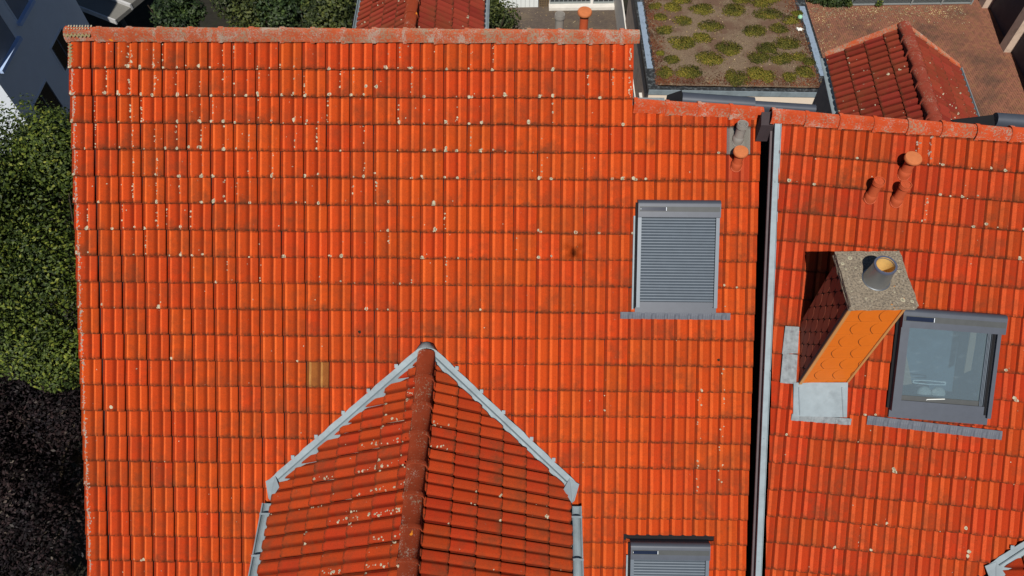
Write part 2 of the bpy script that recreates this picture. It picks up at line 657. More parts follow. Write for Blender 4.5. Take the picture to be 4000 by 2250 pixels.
# ridge tiles: arched caps with a collar at one end
def ridge_mesh(L, R, mat, seg=9, flat=0.9, spread=1.92):
    mb = MB()
    secs = [(0.0, R + .013), (.045, R + .013), (.052, R + .002), (L + .03, R - .006)]
    vs, uv = [], []
    for x, r in secs:
        for k in range(seg):
            q = -spread + 2 * spread * k / (seg - 1)
            q2 = max(min(q, 1.45), -1.45)
            ext = (abs(q) - 1.45) * r if abs(q) > 1.45 else 0.0
            vs.append((x, math.sin(q2) * r, math.cos(q2) * r * flat - ext))
            uv.append((x / L, k / (seg - 1)))
    fs = []
    for i in range(len(secs) - 1):
        for k in range(seg - 1):
            fs.append((i * seg + k, (i + 1) * seg + k, (i + 1) * seg + k + 1, i * seg + k + 1))
    o = len(vs)
    for k in range(seg):                                # end face of the collar
        q = -spread + 2 * spread * k / (seg - 1)
        x, y, z = vs[k]
        vs.append((x, y, z)); uv.append((0, 0))
        vs.append((x, y * .86, z - .02)); uv.append((0, 0))
    for k in range(seg - 1):
        fs.append((o + 2 * k, o + 2 * k + 2, o + 2 * k + 3, o + 2 * k + 1))
    mb.add(vs, fs, uv)
    return mb.mesh('ridge', mat, True)


def lay_ridge(A, B, L, R, mat, parent, name='ridge_tile', zoff=0.0, flip=False):
    """ridge tiles from A to B, collar towards A"""
    X = (B - A).normalized()
    Y = Zv.cross(X).normalized()
    Z = X.cross(Y)
    me = ridge_mesh(L, R, mat)
    n = int(round((B - A).length / L))
    out = []
    for i in range(n):
        p = A + X * (L * i) + Zv * zoff
        m = Matrix(((X.x, Y.x, Z.x, p.x), (X.y, Y.y, Z.y, p.y), (X.z, Y.z, Z.z, p.z), (0, 0, 0, 1)))
        m = m @ Matrix.Rotation(rnd.gauss(0, .006), 4, 'Z') @ Matrix.Rotation(rnd.gauss(0, .005), 4, 'Y') @ Matrix.Translation((0, rnd.gauss(0, .003), rnd.gauss(0, .002)))
        o = bpy.data.objects.new(name, me)
        o.matrix_world = m
        link(o, parent)
        out.append(o)
    return out


# ================================================================== THE MAIN HOUSE
house_base = M.at(-1.2, -3.0, 0)
house_base.z = 0
house = empty('main_house', house_base, 'steep roofed house in the middle under the widest orange tiled roof with a gabled dormer', 'house')

M_RIDGE = 3.205                       # y of the ridge axis
M_END = 1.507                         # the tall part ends here, the lower ridge goes on
M_RIGHT = 3.131
midA, midB = M.xy(2474, 441), M.xy(2965, 472)     # lower edge of the lower ridge's tiles
midrA = M.at(M_END + .01, midA.y + .098, -.02)
midrB = M.at(M_RIGHT - .01, midB.y + .098, -.02)

# walls and the dark underlay below the tiles
mb = MB()


def house_block(fr, x0, x1, yr, yeave, back, zfoot=0.0, w=-.045, backlen=4.2):
    """gable block below a roof: front slope, back slope, walls down to the ground"""
    secs = []
    for x in (x0, x1):
        r = fr.at(x, yr, w)
        e = fr.at(x, yeave, w)
        b = r + fr.h * (math.cos(back) * backlen) - Zv * (math.sin(back) * backlen)
        secs.append([Vector((e.x, e.y, zfoot)), e, r, b, Vector((b.x, b.y, zfoot))])
    n = 5
    vs = secs[0] + secs[1]
    return vs, [(0, 1, 2, 3, 4), (9, 8, 7, 6, 5)] + [(i, 5 + i, 6 + i, i + 1) for i in range(4)]


mb.add(*house_block(M, -5.60, M_END - .03, M_RIDGE, -5.6, math.radians(43)))
mb.add(*house_block(M, M_END - .02, M_RIGHT - .03, midrA.y if False else M.loc(midrA).y - .06, -5.6, math.radians(54)))
build(mb, 'wall', [BEIGE], house)
mb = MB()
mb.box(M, -5.66, M_END - .05, -5.6, M_RIDGE - .03, -.042, -.032)
mb.box(M, M_END - .05, M_RIGHT - .02, -5.6, 2.24, -.0425, -.0325)
build(mb, 'underlay', [BLACK], house)

# dormer planes first: the tiles of the big roof are cut along its valleys
D_A = M.at(-1.105, -0.795, 0.0)                    # where the dormer ridge meets the big roof


class Dormer:
    def __init__(s, fr, A, slL, slR, runL, runR, length):
        h = fr.h
        d1 = fr.X
        s.A, s.h, s.d1, s.len = A, h, d1, length
        s.runL, s.runR = runL, runR
        a = math.radians(slL)
        s.L = Frame(A, -h, d1 * math.cos(a) + Zv * math.sin(a), -d1 * math.sin(a) + Zv * math.cos(a))
        a2 = math.radians(slR)
        s.R = Frame(A, h, -d1 * math.cos(a2) + Zv * math.sin(a2), d1 * math.sin(a2) + Zv * math.cos(a2))
        s.cL, s.cR = math.cos(a), math.cos(a2)

    def valley_end(s, fr, side):
        f, run, c = (s.L, s.runL, s.cL) if side < 0 else (s.R, s.runR, s.cR)
        # point on the eave line that lies on the main plane
        p0 = f.at(0, -run / c, 0)
        t = ((p0 - fr.O) @ fr.Z) / (s.h @ fr.Z)
        return p0 - s.h * t


DM = Dormer(M, D_A, 29.0, 30.2, 2.085, 1.964, 3.5)


def dormer_planes(dm, fr):
    """planes that cut the big roof's tiles away below the dormer"""
    return ((dm.A + dm.L.Z * -.01, dm.L.Z), (dm.A + dm.R.Z * -.01, dm.R.Z))


CUT_L, CUT_R = dormer_planes(DM, M)
QL_Y, QR_Y = M.loc(DM.valley_end(M, -1)).y, M.loc(DM.valley_end(M, 1)).y
lich = Lichen()
field = Joined()
tiles_M = []
WIN1 = (1.60, 2.62, -.23, 1.13)        # x0 x1 y0 y1 of the shuttered roof window on the tiles
WIN2 = (1.60, 2.62, -4.9, -3.31)
ochre = (9, 12)
vent_t = M.xy(2868, 690)
grey_t = M.xy(2885, 560)
specials = {}


def m_index(p):
    return int(math.floor((p.x - M_C0) / P)), int(math.ceil((M_R0 - p.y) / MG))


specials[(9, 13)] = T_OCHRE
specials[m_index(vent_t)] = T_VENT
specials[m_index(grey_t)] = T_GREY

count = 0
for i in range(1, 25):
    ylow = M_R0 - MG * i
    jmax = 23 if i <= 2 else 29
    for j in range(-1, jmax):
        x = M_C0 + P * j
        if j == -1:
            x -= .008
        cx, cy = x + P / 2, ylow + MG / 2
        if i == 3 and j >= 23:
            pass
        for w in (WIN1, WIN2):
            if w[0] < x + .02 and x + P - .02 < w[1] and w[2] < ylow + .02 and ylow + MG - .02 < w[3]:
                break
        else:
            slip = .004 * math.sin(j * .55 + i * 1.7) + (rnd.uniform(-.012, .004) if rnd.random() < .05 else 0)
            mw = tile_world(M, MG, x, ylow + slip)
            planes = []
            # below the dormer: outside either valley is kept
            c = M.at(cx, cy, 0)
            side = CUT_L if cx < M.loc(D_A).x else CUT_R
            left = cx < M.loc(D_A).x
            if cy < M.loc(D_A).y + .1:
                if cy > (QL_Y if left else QR_Y):
                    planes.append(side)
                else:
                    planes.append((M.at(M.loc(D_A).x + (-DM.runL + .16 if left else DM.runR - .16), 0, 0), -M.X if left else M.X))
            if j == 28:
                planes.append((M.at(M_RIGHT, 0, 0), -M.X))
            if j >= 23 and i == 3:
                q = (midrB - midrA).normalized()
                planes.append((midrA + M.Y * 0.0, M.Z.cross(q) * -1 if (M.Z.cross(q) @ M.Y) > 0 else M.Z.cross(q)))
            if cy < -3.0 and WIN2[0] - .05 < cx < WIN2[1] + .05 and ylow < WIN2[3] < ylow + MG:
                planes.append((M.at(0, WIN2[3] + .05, 0), M.Y))
            mat = specials.get((j, i), T_MAIN)
            single = count < 300
            if mat is T_MAIN and not single:
                o = place_tile('roof_tile', mw, MG, T_MAIN, house, planes, joined=field)
            else:
                lab = None
                if mat is T_OCHRE: lab = 'single ochre coloured roof tile among the orange ones'
                if mat is T_VENT: lab = 'paler smooth roof tile at the foot of the terracotta vent'
                if mat is T_GREY: lab = 'grey plastic roof tile at the foot of the grey vent'
                o = place_tile('roof_tile', mw, MG, mat, house, planes, label=lab)
                if o is not None:
                    count += 1
            # lichen
            inside = all(((c - p0) @ n0) > .12 for p0, n0 in planes)
            if inside and mat is T_MAIN:
                fx = max(0, 1 - (x + 5.7) / 7.2)
                fy = max(0, 1 - (i - 1) / 10.0)
                dens = .07 + .8 * fx * fy ** .6 + (.34 * fy if i < 9 else 0)
                lich.dress(mw, MG, min(dens, .92), .35 + 1.6 * fx * fy + .5 * fx + .3 * fy)
                if j == -1:
                    for _ in range(34):
                        lich.spot(mw, MG, rnd.gauss(.21 if i > 1 else .12, .045), rnd.uniform(0.005, MG), rnd.uniform(.005, .014), crust=True)
                    for _ in range(5):
                        lich.spot(mw, MG, rnd.gauss(.25, .05), rnd.uniform(0, MG), rnd.uniform(.003, .007))
                if j in (1, 2) and i < 8 and rnd.random() < .8:
                    xx = rnd.uniform(.6, .75)
                    for _ in range(rnd.randint(5, 12)):
                        lich.spot(mw, MG, xx + rnd.gauss(0, .03), rnd.uniform(.01, MG * .8), rnd.uniform(.004, .013))
                if j == 22 and i < 3:
                    for _ in range(14):
                        lich.spot(mw, MG, rnd.gauss(.86, .03), rnd.uniform(.02, MG * .8), rnd.uniform(.004, .012))
                if rnd.random() < .10:
                    lich.spot(mw, MG, rnd.choice((.08, .6, .62)), .004, rnd.uniform(.005, .011), dark=True)
                if j in (26, 27) and i in (13, 14, 15, 16, 17):
                    for _ in range(3):
                        lich.spot(mw, MG, rnd.uniform(.1, .25), rnd.uniform(.02, MG), rnd.uniform(.006, .012))
# a few dark lumps of moss seen in the photograph
for px, py in ((2205, 1320), (1432, 1330), (2200, 1635), (2806, 1405), (1405, 1296)):
    q = M.xy(px, py)
    j, i = m_index(q)
    mw = M.mat(M_C0 + P * j, M_R0 - MG * i, -.03)
    lich.spot(mw, MG, (q.x - M_C0 - P * j) / P, q.y - (M_R0 - MG * i), .02, dark=True)
for px, py, r in ((438, 1588, .024), (1470, 338, .026), (1430, 338, .022)):
    q = M.xy(px, py)
    j, i = m_index(q)
    mw = M.mat(M_C0 + P * j, M_R0 - MG * i, -.028)
    lich.spot(mw, MG, (q.x - M_C0 - P * j) / P, q.y - (M_R0 - MG * i), r)
build(field.mb, 'roof_tile_field', [T_MAINJ], house, kind='stuff', smooth=True)
lich.out(house)

# ridges of the big roof
rA = M.at(-5.685, 3.186, -.012)
rB = M.at(M_END + .035, 3.186, -.012)
rl = (rB - rA).length / 18.55
lay_ridge(rA, rA + (rB - rA).normalized() * rl * 18, rl, .097, RIDGE, house)
lay_ridge(rA + (rB - rA).normalized() * rl * 18, rB, rl * .55, .097, RIDGE, house)
lay_ridge(midrA, midrB + (midrB - midrA) * .02, (midrB - midrA).length / 4.0, .094, RIDGE_N, house)
# patterned end of the ridge and of the first verge tile: rows of nubs and a zigzag band
mb = MB()
for row in range(3):
    for k in range(9):
        q = math.radians(-38 + row * 22 + (k % 2) * 4)
        p = rA + M.X * (.03 + k * .036 + (row % 2) * .018) + (-M.h) * (math.sin(q) * .111) + Zv * (math.cos(q) * .100)
        mb.lathe(p - Zv * .004, [(.010, 0), (.009, .006), (.0, .010)], 6)
build(mb, 'ridge_nub', [LICH], house, kind='stuff')


def zigzag(pts_fn, n, mats, name):
    m2 = MB()
    vs, fs = [], []
    for k in range(2 * n + 1):
        a = .016 if k % 2 else -.016
        vs += [pts_fn(k / (2 * n), a - .017), pts_fn(k / (2 * n), a + .017)]
    for k in range(2 * n):
        fs.append((2 * k, 2 * k + 2, 2 * k + 3, 2 * k + 1))
    m2.add(vs, fs)
    return build(m2, name, mats, house)


zigzag(lambda t, a: rA + M.X * (.015 + t * .33) - M.h * (math.sin(1.0 + a * 8) * .113) + Zv * (math.cos(1.0 + a * 8) * .103), 7, [OLIVE], 'zigzag_band')
zigzag(lambda t, a: M.at(M_C0 - P + .052 + a, M_R0 - MG + .02 + t * .29, .022), 7, [OLIVE], 'zigzag_band')

# sheet behind the lower ridge and vents that poke out of the back slope
mb = MB()
bk = Frame(midrA, M.X, M.h, Zv)
mb.box(bk, .02, .42, .10, .20, -.10, -.055)
build(mb, 'ridge_flashing', [LEAD], house)


# ------------------------------------------------------------------ pipes
def pipe_vent(parent, base, h, r, kind, tilt_frame, tile_mat_, label, elbow=True):
    """roof vent: a socket rising from the tile, upright pipe and a cap or grille"""
    m2 = MB()
    body = TERRA if kind != 'grey' else GREYP
    b0 = base
    # socket: swelling foot that leans with the slope
    m2.lathe(b0 - tilt_frame.Z * .03, [(r * 1.5, 0), (r * 1.35, .03), (r * 1.22, .06)], 14, tilt_frame.Z)
    m2.lathe(b0 - Zv * .02, [(r * 1.22, 0), (r * 1.24, .06), (r * 1.2, .10), (r * 1.02, .115), (r, .12), (r, h)], 18)
    o = build(m2, 'vent_pipe', [body], parent, label=label, smooth=True, angle=40)
    top = b0 + Zv * (h - .02)
    if kind == 'mush':
        m3 = MB()
        m3.lathe(top, [(r * .9, -.03), (r * 1.05, -.012), (r * 1.05, 0), (r * 1.55, .0), (r * 1.68, .012), (r * 1.68, .035), (r * 1.55, .05), (r * .2, .056), (0, .056)], 22)
        build(m3, 'cap', [TERRA2], o, smooth=True, angle=35)
    else:
        m3 = MB()
        rr = r * 1.16
        m3.lathe(top, [(r * 1.02, -.045), (rr, -.04), (rr, .0), (rr, .02), (rr * .86, .02), (rr * .82, -.03), (0, -.03)], 20)
        for k in range(3):
            m3.lathe(top, [(rr * 1.03, -.034 + k * .014), (rr * 1.05, -.03 + k * .014), (rr * 1.03, -.026 + k * .014)], 20)
        build(m3, 'collar', [body], o, smooth=True, angle=35)
        m3 = MB()
        m3.lathe(top - Zv * .014, [(0, 0), (rr * .83, 0.0005), (0, .001)], 18)
        build(m3, 'opening', [OPEN], o)
        m4 = MB()
        if kind == 'grey':
            for rad in (.3, .56, .8):
                m4.lathe(top, [(rr * (rad - .06), .004), (rr * (rad - .06), .014), (rr * (rad + .06), .014), (rr * (rad + .06), .004)], 16)
            for k in range(10):
                a = 2 * math.pi * k / 10
                d = Vector((math.cos(a), math.sin(a), 0))
                m4.tube([top + d * rr * .1 + Zv * .008, top + d * rr * .86 + Zv * .008], .004, 5)
        else:
            fx = Frame(top, Vector((1, 0, 0)), Vector((0, 1, 0)), Zv)
            for k in range(-2, 3):
                yy = k * rr * .33
                w = math.sqrt(max(1e-5, (rr * .84) ** 2 - yy * yy))
                m4.box(fx, -w, w, yy - .005, yy + .005, -.004, .008)
            m4.box(fx, -.005, .005, -rr * .82, rr * .82, -.005, .0075)
        build(m4, 'grille', [body], o)
    return o


gb = M.hit(2880, 552)
pipe_vent(house, gb, .31, .058, 'grey', M, T_GREY, 'grey plastic vent pipe with round grille below the short ridge')
tb = M.hit(2874, 652)
pipe_vent(house, tb, .27, .056, 'mush', M, T_VENT, 'terracotta mushroom vent in front of the grey vent pipe')
# two behind the main ridge, standing on the back slope
for px, kind, lab, hh in ((2187, 'grey', 'grey vent pipe rising behind the main ridge', .0), (2283, 'mush', 'terracotta mushroom vent rising behind the main ridge', 0.0)):
    d = ray(px, 62)
    t = ((M.at(0, M_RIDGE, 0) + M.h * .42 - CAM) @ M.h) / (d @ M.h)
    topP = CAM + d * t
    hh = .46
    topP.z += .03 if kind == 'grey' else .05
    pipe_vent(house, topP - Zv * hh, hh, .056, kind, Frame((0, 0, 0), (1, 0, 0), (0, 1, 0), (0, 0, 1)), None, lab)


# ------------------------------------------------------------------ roof windows
def shutter_window(parent, fr, x0, x1, ytop, ybot, label, apron=True):
    hood_h = .215
    m2 = MB()
    m2.box(fr, x0, x0 + .045, ybot, ytop - .05, -.03, .095)
    m2.box(fr, x1 - .045, x1, ybot, ytop - .05, -.03, .095)
    m2.box(fr, x0 + .045, x1 - .045, ybot + .012, ytop - .05, -.03, .055)
    o = build(m2, 'roof_window', [ANTH], parent, label=label)
    # rolled hood
    m2 = MB()
    n = 9
    prof = []
    for k in range(n):
        q = math.pi * .5 * k / (n - 1)
        prof.append((ytop - .05 + .055 * math.cos(q), .08 + .06 * math.sin(q)))
    prof = [(ytop + .005, -.02)] + prof + [(ytop - hood_h, .135), (ytop - hood_h - .004, .09), (ytop - hood_h, -.02)]
    vs = [fr.at(x0 - .004, y, z) for y, z in prof] + [fr.at(x1 + .004, y, z) for y, z in prof]
    k = len(prof)
    m2.add(vs, [tuple(range(k)), tuple(range(k, 2 * k))[::-1]] + [(i, k + i, k + (i + 1) % k, (i + 1) % k) for i in range(k)])
    build(m2, 'hood', [ANTH], o, smooth=True, angle=25)
    m2 = MB()
    m2.box(fr, x0 + .015, x1 - .01, ytop - .145, ytop - .082, .1345, .1415)
    build(m2, 'hood_band', [ANTHD], o)
    m2 = MB()
    m2.box(fr, x0 + .03, x0 + .345, ytop - .135, ytop - .09, .1412, .144)
    build(m2, 'solar_panel', [PV], o)
    m2 = MB()
    m2.box(fr, x0 + .345, x0 + .352, ytop - .135, ytop - .09, .141, .1455)
    m2.box(fr, x0 + .026, x0 + .031, ytop - .12, ytop - .105, .141, .1455)
    build(m2, 'panel_clip', [PLASTER], o)
    # slats
    ys, ye = ytop - hood_h - .006, ybot + .075
    ns = max(2, int(round((ys - ye) / .0375)))
    pitch = (ys - ye) / ns
    sm = MB()
    vs = []
    for x in (x0 + .047, x1 - .047):
        for t, z in ((0, .058), (.10, .064), (.30, .0725), (.55, .075), (.8, .0715), (.93, .064), (1.0, .058)):
            vs.append(Vector((x, -t * pitch, z)))
    sm.add(vs, [(i, i + 1, 7 + i + 1, 7 + i) for i in range(6)][::1])
    me = sm.mesh('slat', ANTH2, True)
    for k2 in range(ns):
        s = bpy.data.objects.new('slat', me)
        s.matrix_world = fr.mat(0, ys - pitch * k2, rnd.gauss(0, .0006))
        link(s, o)
    m2 = MB()
    m2.box(fr, x0 + .047, x1 - .047, ybot + .012, ye - .002, .05, .078)
    build(m2, 'end_bar', [ANTH], o)
    for xa in (x0 - .0, x1 - .045):
        m2 = MB()
        m2.box(fr, xa, xa + .045, ybot + .004, ytop - hood_h - .004, .0955, .106)
        build(m2, 'guide_rail', [ANTH2], o)
    # side flashing on the left and the pleated apron
    m2 = MB()
    m2.box(fr, x0 - .046, x0 - .026, ybot - .03, ytop - .20, -.02, .034)
    build(m2, 'side_flashing', [ZINC], o)
    m2 = MB()
    m2.box(fr, x0 - .0255, x0 - .001, ybot - .02, ytop - .03, -.02, .031)
    build(m2, 'side_shade', [BLACK], o)  # black strip stands in for the shaded left side
    if apron:
        m2 = MB()
        m2.box(fr, x0 - .005, x1 + .005, ybot - .075, ybot + .01, -.01, .03)
        build(m2, 'sill', [ANTH], o)
        apron_sheet(fr, x0 - .19, x1 + .19, ybot - .155, ybot - .065, o)
    return o


def apron_sheet(fr, x0, x1, y0, y1, parent, mat=None, skew=0.0):
    m2 = MB()
    n = int((x1 - x0) / .0125)
    vs = []
    for i in range(n + 1):
        x = x0 + (x1 - x0) * i / n
        fxx = ((x - (M_C0 if fr is M else N_C0)) / P) % 1.0
        zb = prof_z(fxx) * .55 + .009
        pl = .0025 if i % 2 else 0
        s = skew * (x - x0)
        vs += [fr.at(x, y0 + s + rnd.uniform(-.003, .003), zb + pl), fr.at(x, (y0 + y1) / 2 + s, zb + .006 + pl), fr.at(x, y1 + s, .030)]
    m2.add(vs, [f for i in range(n) for f in ((3 * i, 3 * i + 3, 3 * i + 4, 3 * i + 1), (3 * i + 1, 3 * i + 4, 3 * i + 5, 3 * i + 2))])
    build(m2, 'pleated_apron', [mat or PLEAT], parent)


PLEAT = plain('pleated grey flashing', (0.10, 0.11, 0.135), 0.6, 0.15, 40)
shutter_window(house, M, 1.592, 2.625, 1.143, -.228, 'closed grey shutter roof window in the middle of the slope, wholly in view')
shutter_window(house, M, 1.592, 2.622, -3.33, -4.75, 'closed grey shutter roof window cut by the lower picture edge', apron=False)
mb = MB()
mb.box(M, 1.57, 2.64, -3.335, -3.19, -.031, -.026)  # black sheet paints the shade below the overhanging tiles
build(mb, 'recess_shade', [BLACK], house)


# hoods of roof windows on the back slopes, seen over the ridges
def back_hood(parent, pA, pB, r, body, label, wedge=True, gapz=.26):
    a = (pB - pA)
    X = a.normalized()
    Y = Zv.cross(X)
    m2 = MB()
    n = 10
    prof = [(-r, -.25)] + [(-r * math.cos(math.pi * k / (n - 1)), r * math.sin(math.pi * k / (n - 1))) for k in range(n)] + [(r, -.25)]
    f = Frame(pA, X, Y, Zv)
    L = a.length
    vs = [f.at(0, y, z) for y, z in prof] + [f.at(L, y, z) for y, z in prof]
    k = len(prof)
    m2.add(vs, [tuple(range(k)), tuple(range(k, 2 * k))[::-1]] + [(i, k + i, k + i + 1, i + 1) for i in range(k - 1)])
    o = build(m2, 'roof_window', [ANTH], parent, label=label, smooth=True, angle=30)
    if wedge:
        m3 = MB()
        vs = [f.at(-.002, -r * .9, -.03), f.at(-.002, r, -.2), f.at(-.002, r, r * .8), f.at(-.002, -r * .5, r * .75),
              f.at(-.18, -r * .2, -.12), f.at(-.18, r, -.25), f.at(-.18, r, -.03), f.at(-.18, -r * .2, -.05)]
        m3.add(vs, [(0, 1, 2, 3), (7, 6, 5, 4), (0, 4, 5, 1), (1, 5, 6, 2), (2, 6, 7, 3), (3, 7, 4, 0)])
        build(m3, 'side_cheek', [BLACK], o)
    return o


def behind(px, py, back):
    """point on the vertical plane that lies 'back' metres behind the lower ridge"""
    q = (midrB - midrA).normalized()
    nn = Zv.cross(q)
    d = ray(px, py)
    return CAM + d * (((midrA + nn * back - CAM) @ nn) / (d @ nn))


back_hood(house, behind(2662, 388, .30), behind(2944, 408, .30), .093, ANTH, 'dark rounded hood of a roof window behind the short ridge')
back_hood(house, behind(2946, 412, .27), behind(3183, 427, .27), .062, ANTH, 'thin dark rounded hood beside the gap, behind the short ridge', wedge=False)


# ------------------------------------------------------------------ dormers
def strip(points_a, points_b, th, mb_):
    n = len(points_a)
    up = Zv * th
    vs = []
    for a, b in zip(points_a, points_b):
        vs += [a + up, b + up, a, b]
    fs = []
    for i in range(n - 1):
        k = 4 * i
        fs += [(k, k + 4, k + 5, k + 1), (k + 2, k + 3, k + 7, k + 6), (k, k + 2, k + 6, k + 4), (k + 1, k + 5, k + 7, k + 3)]
    fs += [(0, 1, 3, 2), (4 * n - 4, 4 * n - 2, 4 * n - 1, 4 * n - 3)]
    mb_.add(vs, fs)


def make_dormer(fr, dm, G, parent, mat, ridge_m, label, tile_name, nx, ny, sides=(-1, 1), ridge=True):
    lic = Lichen()
    # cheeks and core
    m2 = MB()
    eL = dm.L.at(0, -(dm.runL - .12) / dm.cL, -.05)
    eR = dm.R.at(0, -(dm.runR - .12) / dm.cR, -.05)
    tp = dm.A + Zv * -.06
    poly = [eL, tp, eR, eR - Zv * 1.8, eL - Zv * 1.8]
    poly = [q + dm.h * .3 for q in poly]
    # the core keeps below both roofs
    m2.prism([q - dm.h * .4 for q in poly], -dm.h * dm.len)
    o = build(m2, 'dormer', [BEIGE], parent, label=label)
    for side in sides:
        f = dm.L if side < 0 else dm.R
        run, c = (dm.runL, dm.cL) if side < 0 else (dm.runR, dm.cR)
        low = -(run - .07) / c
        n_c = 0
        Qk = dm.valley_end(fr, side)
        vk = (Qk - dm.A).normalized()
        ik = f.Z.cross(vk)
        cutw = .078 if side < 0 else .088  # wider right gap bares black underlay as the tile edge's shadow line
        if ik @ (fr.X * side) > 0: ik = -ik
        keep = (dm.A + ik * cutw, ik)
        for i in range(ny):
            ylow = low + G * i
            if ylow > -.05:
                continue
            for j in range(nx):
                x = (-.25 + P * j) if side < 0 else (.15 - P * (j + 1))
                mw = tile_world(f, G, x, ylow, w0=-.03)
                ob = place_tile(tile_name, mw, G, mat, o, [keep, (dm.A - dm.h * dm.len, dm.h), (dm.A + fr.X * side * .012, fr.X * side)])
                if ob is not None:
                    cc = mw @ Vector((.15, .17, 0))
                    if (cc - keep[0]) @ keep[1] > .2:
                        hi = max(0, 1 - abs(ylow + .5) / 1.4)
                        if side < 0:
                            lic.dress(mw, G, .12 + .5 * hi, .8 + 1.2 * hi)
                            if rnd.random() < .95 * hi:
                                for _ in range(rnd.randint(4, 12)):
                                    lic.spot(mw, G, rnd.uniform(.78, .98), rnd.uniform(.03, G), rnd.uniform(.005, .018))
                        else:
                            lic.dress(mw, G, .10 + .1 * hi, .5)
                            if ylow > -.75 and rnd.random() < .5:
                                for _ in range(rnd.randint(2, 6)):
                                    lic.spot(mw, G, rnd.uniform(.0, .3), rnd.uniform(.05, G), rnd.uniform(.006, .017))
        # underlay below the tiles
        m3 = MB()
        Q = dm.valley_end(fr, side)
        v0 = dm.A
        e = f.at(dm.len if side < 0 else -dm.len, low + .02, 0)
        t = f.at(dm.len if side < 0 else -dm.len, 0, 0)
        m3.prism([v0 - f.Z * .066, Q - f.Z * .066, e - f.Z * .066, t - f.Z * .066], -f.Z * .006)
        build(m3, 'underlay', [BLACK], o)
        # valley lining: a strip over the big roof's tiles, a fold, a strip under the dormer's tiles
        vd = (Q - v0).normalized()
        L = (Q - v0).length
        out = fr.Z.cross(vd)
        if out @ (fr.X * side) < 0: out = -out
        inn = f.Z.cross(vd)
        if inn @ (fr.X * side) > 0: inn = -inn
        n = 30
        pa, pb, pc, pd = [], [], [], []
        for k in range(n + 1):
            s = L * (k / n) * .985
            p = v0 + vd * s
            saw = .012 * ((s / .43) % 1.0)
            fl = max(0, (k / n - .93)) * .35
            pa.append(p + fr.Z * .030)
            pb.append(p + out * (.066 + saw + rnd.uniform(-.002, .002)) + fr.Z * (.030 + rnd.uniform(0, .002)))
            pc.append(p + fr.Z * .027)
            pd.append(p + inn * ((.19 if side < 0 else .070 + .010 * math.sin(s * 42)) + fl) - f.Z * (.046 if side < 0 else .022))
        m3 = MB()
        strip(pa, pb, .004, m3)
        strip(pc, pd, .003, m3)
        # standing fold between the two
                # little upstands where courses meet the lining
        for k in range(1, 6):
            s = L * k / 6 + rnd.uniform(-.05, .05)
            p = v0 + vd * s + out * .085 + fr.Z * .033
            m3.box(Frame(p, fr.X * side, fr.Y, fr.Z), -.02, .025, -.025, .025, 0, .004)
        vf = build(m3, 'valley_flashing', [ZINC], o)
        m3 = MB()
        m3.tube([p + fr.Z * .003 + inn * .012 for p in pa], .0085, 6)
        build(m3, 'fold', [SEAM], vf)
        # flared foot of the lining
        m3 = MB()
        p = Q
        g2 = [p + fr.Z * .036 - vd * .015 + out * .085, p + fr.Z * .036 - vd * .16 + out * .05, p - vd * .14 + inn * .13 + fr.Z * .03, p + inn * .12 + fr.Z * .016 - dm.h * .10, p + inn * .04 + fr.Z * .02 - dm.h * .13]
        m3.prism(g2, fr.Z * .005)
        build(m3, 'valley_foot', [ZINC], o)
        # gutter: half-round trough with a beaded outer edge
        m3 = MB()
        sgn = fr.X * side
        gA = f.at(0, -(run + .005) / c, 0) + Zv * -.05
        g0 = Q - dm.h * .22
        base0 = gA + dm.h * ((g0 - gA) @ dm.h)
        base1 = gA - dm.h * (dm.len - .02)
        prof = []
        for k in range(9):
            q = math.pi * k / 8
            prof.append((-math.cos(q) * .062, -math.sin(q) * .06))
        prof2 = [(a * .93, b * .93) for a, b in prof][::-1]
        full = prof + prof2
        nn = len(full)
        vs = [base0 + sgn * a + Zv * b for a, b in full] + [base1 + sgn * a + Zv * (b - .02) for a, b in full]
        m3.add(vs, [(i, (i + 1) % nn, nn + (i + 1) % nn, nn + i) for i in range(nn)] + [tuple(range(nn)), tuple(range(nn, 2 * nn))[::-1]])
        m3.add([base0 + sgn * a + Zv * b for a, b in prof], [tuple(range(9))])
        m3.tube([base0 + sgn * .066 + Zv * .004, base1 + sgn * .066 - Zv * .016], .010, 7)
        gm = build(m3, 'gutter', [ZINC], o)
        m3 = MB()
        for k in range(1, 4):
            p = base0 + (base1 - base0) * (k * .3 - .22)
            m3.box(Frame(p, sgn, dm.h, Zv), -.06, .078, -.012, .012, .006, .013)
        build(m3, 'gutter_bracket', [ZINC], gm)
    lic.out(o)
    if ridge:
        lay_ridge(dm.A - dm.h * (dm.len), dm.A - dm.h * .10, (dm.len - .1) / round((dm.len - .1) / .395), .118, ridge_m, o, 'ridge_cap', zoff=.0)
        # lead saddle at the head
        m3 = MB()
        pts = []
        for k in range(9):
            q = math.pi * k / 8
            pts.append(dm.A - dm.h * .06 + fr.X * (-math.cos(q) * .15) + Zv * (math.sin(q) * .125 - .01))
        mid_ = [dm.A + dm.h * .03 + fr.X * (-math.cos(math.pi * k / 8) * .10) + Zv * (math.sin(math.pi * k / 8) * .10 + .005) for k in range(9)]
        tip = [fr.at(fr.loc(dm.A).x + .085 * (k - 4) / 4, fr.loc(dm.A).y + .075 - .05 * ((k - 4) / 4) ** 2, .034) for k in range(9)]
        m3.add(pts + mid_ + tip, [(9 * r + k, 9 * r + k + 1, 9 * r + k + 10, 9 * r + k + 9) for r in range(2) for k in range(8)])
        build(m3, 'lead_saddle', [LEAD], o, smooth=True)
    return o


make_dormer(M, DM, MG, house, T_DORM, RIDGE_D, 'gabled dormer with deep red tiles and pale zinc valleys', 'pan_tile', 13, 8)

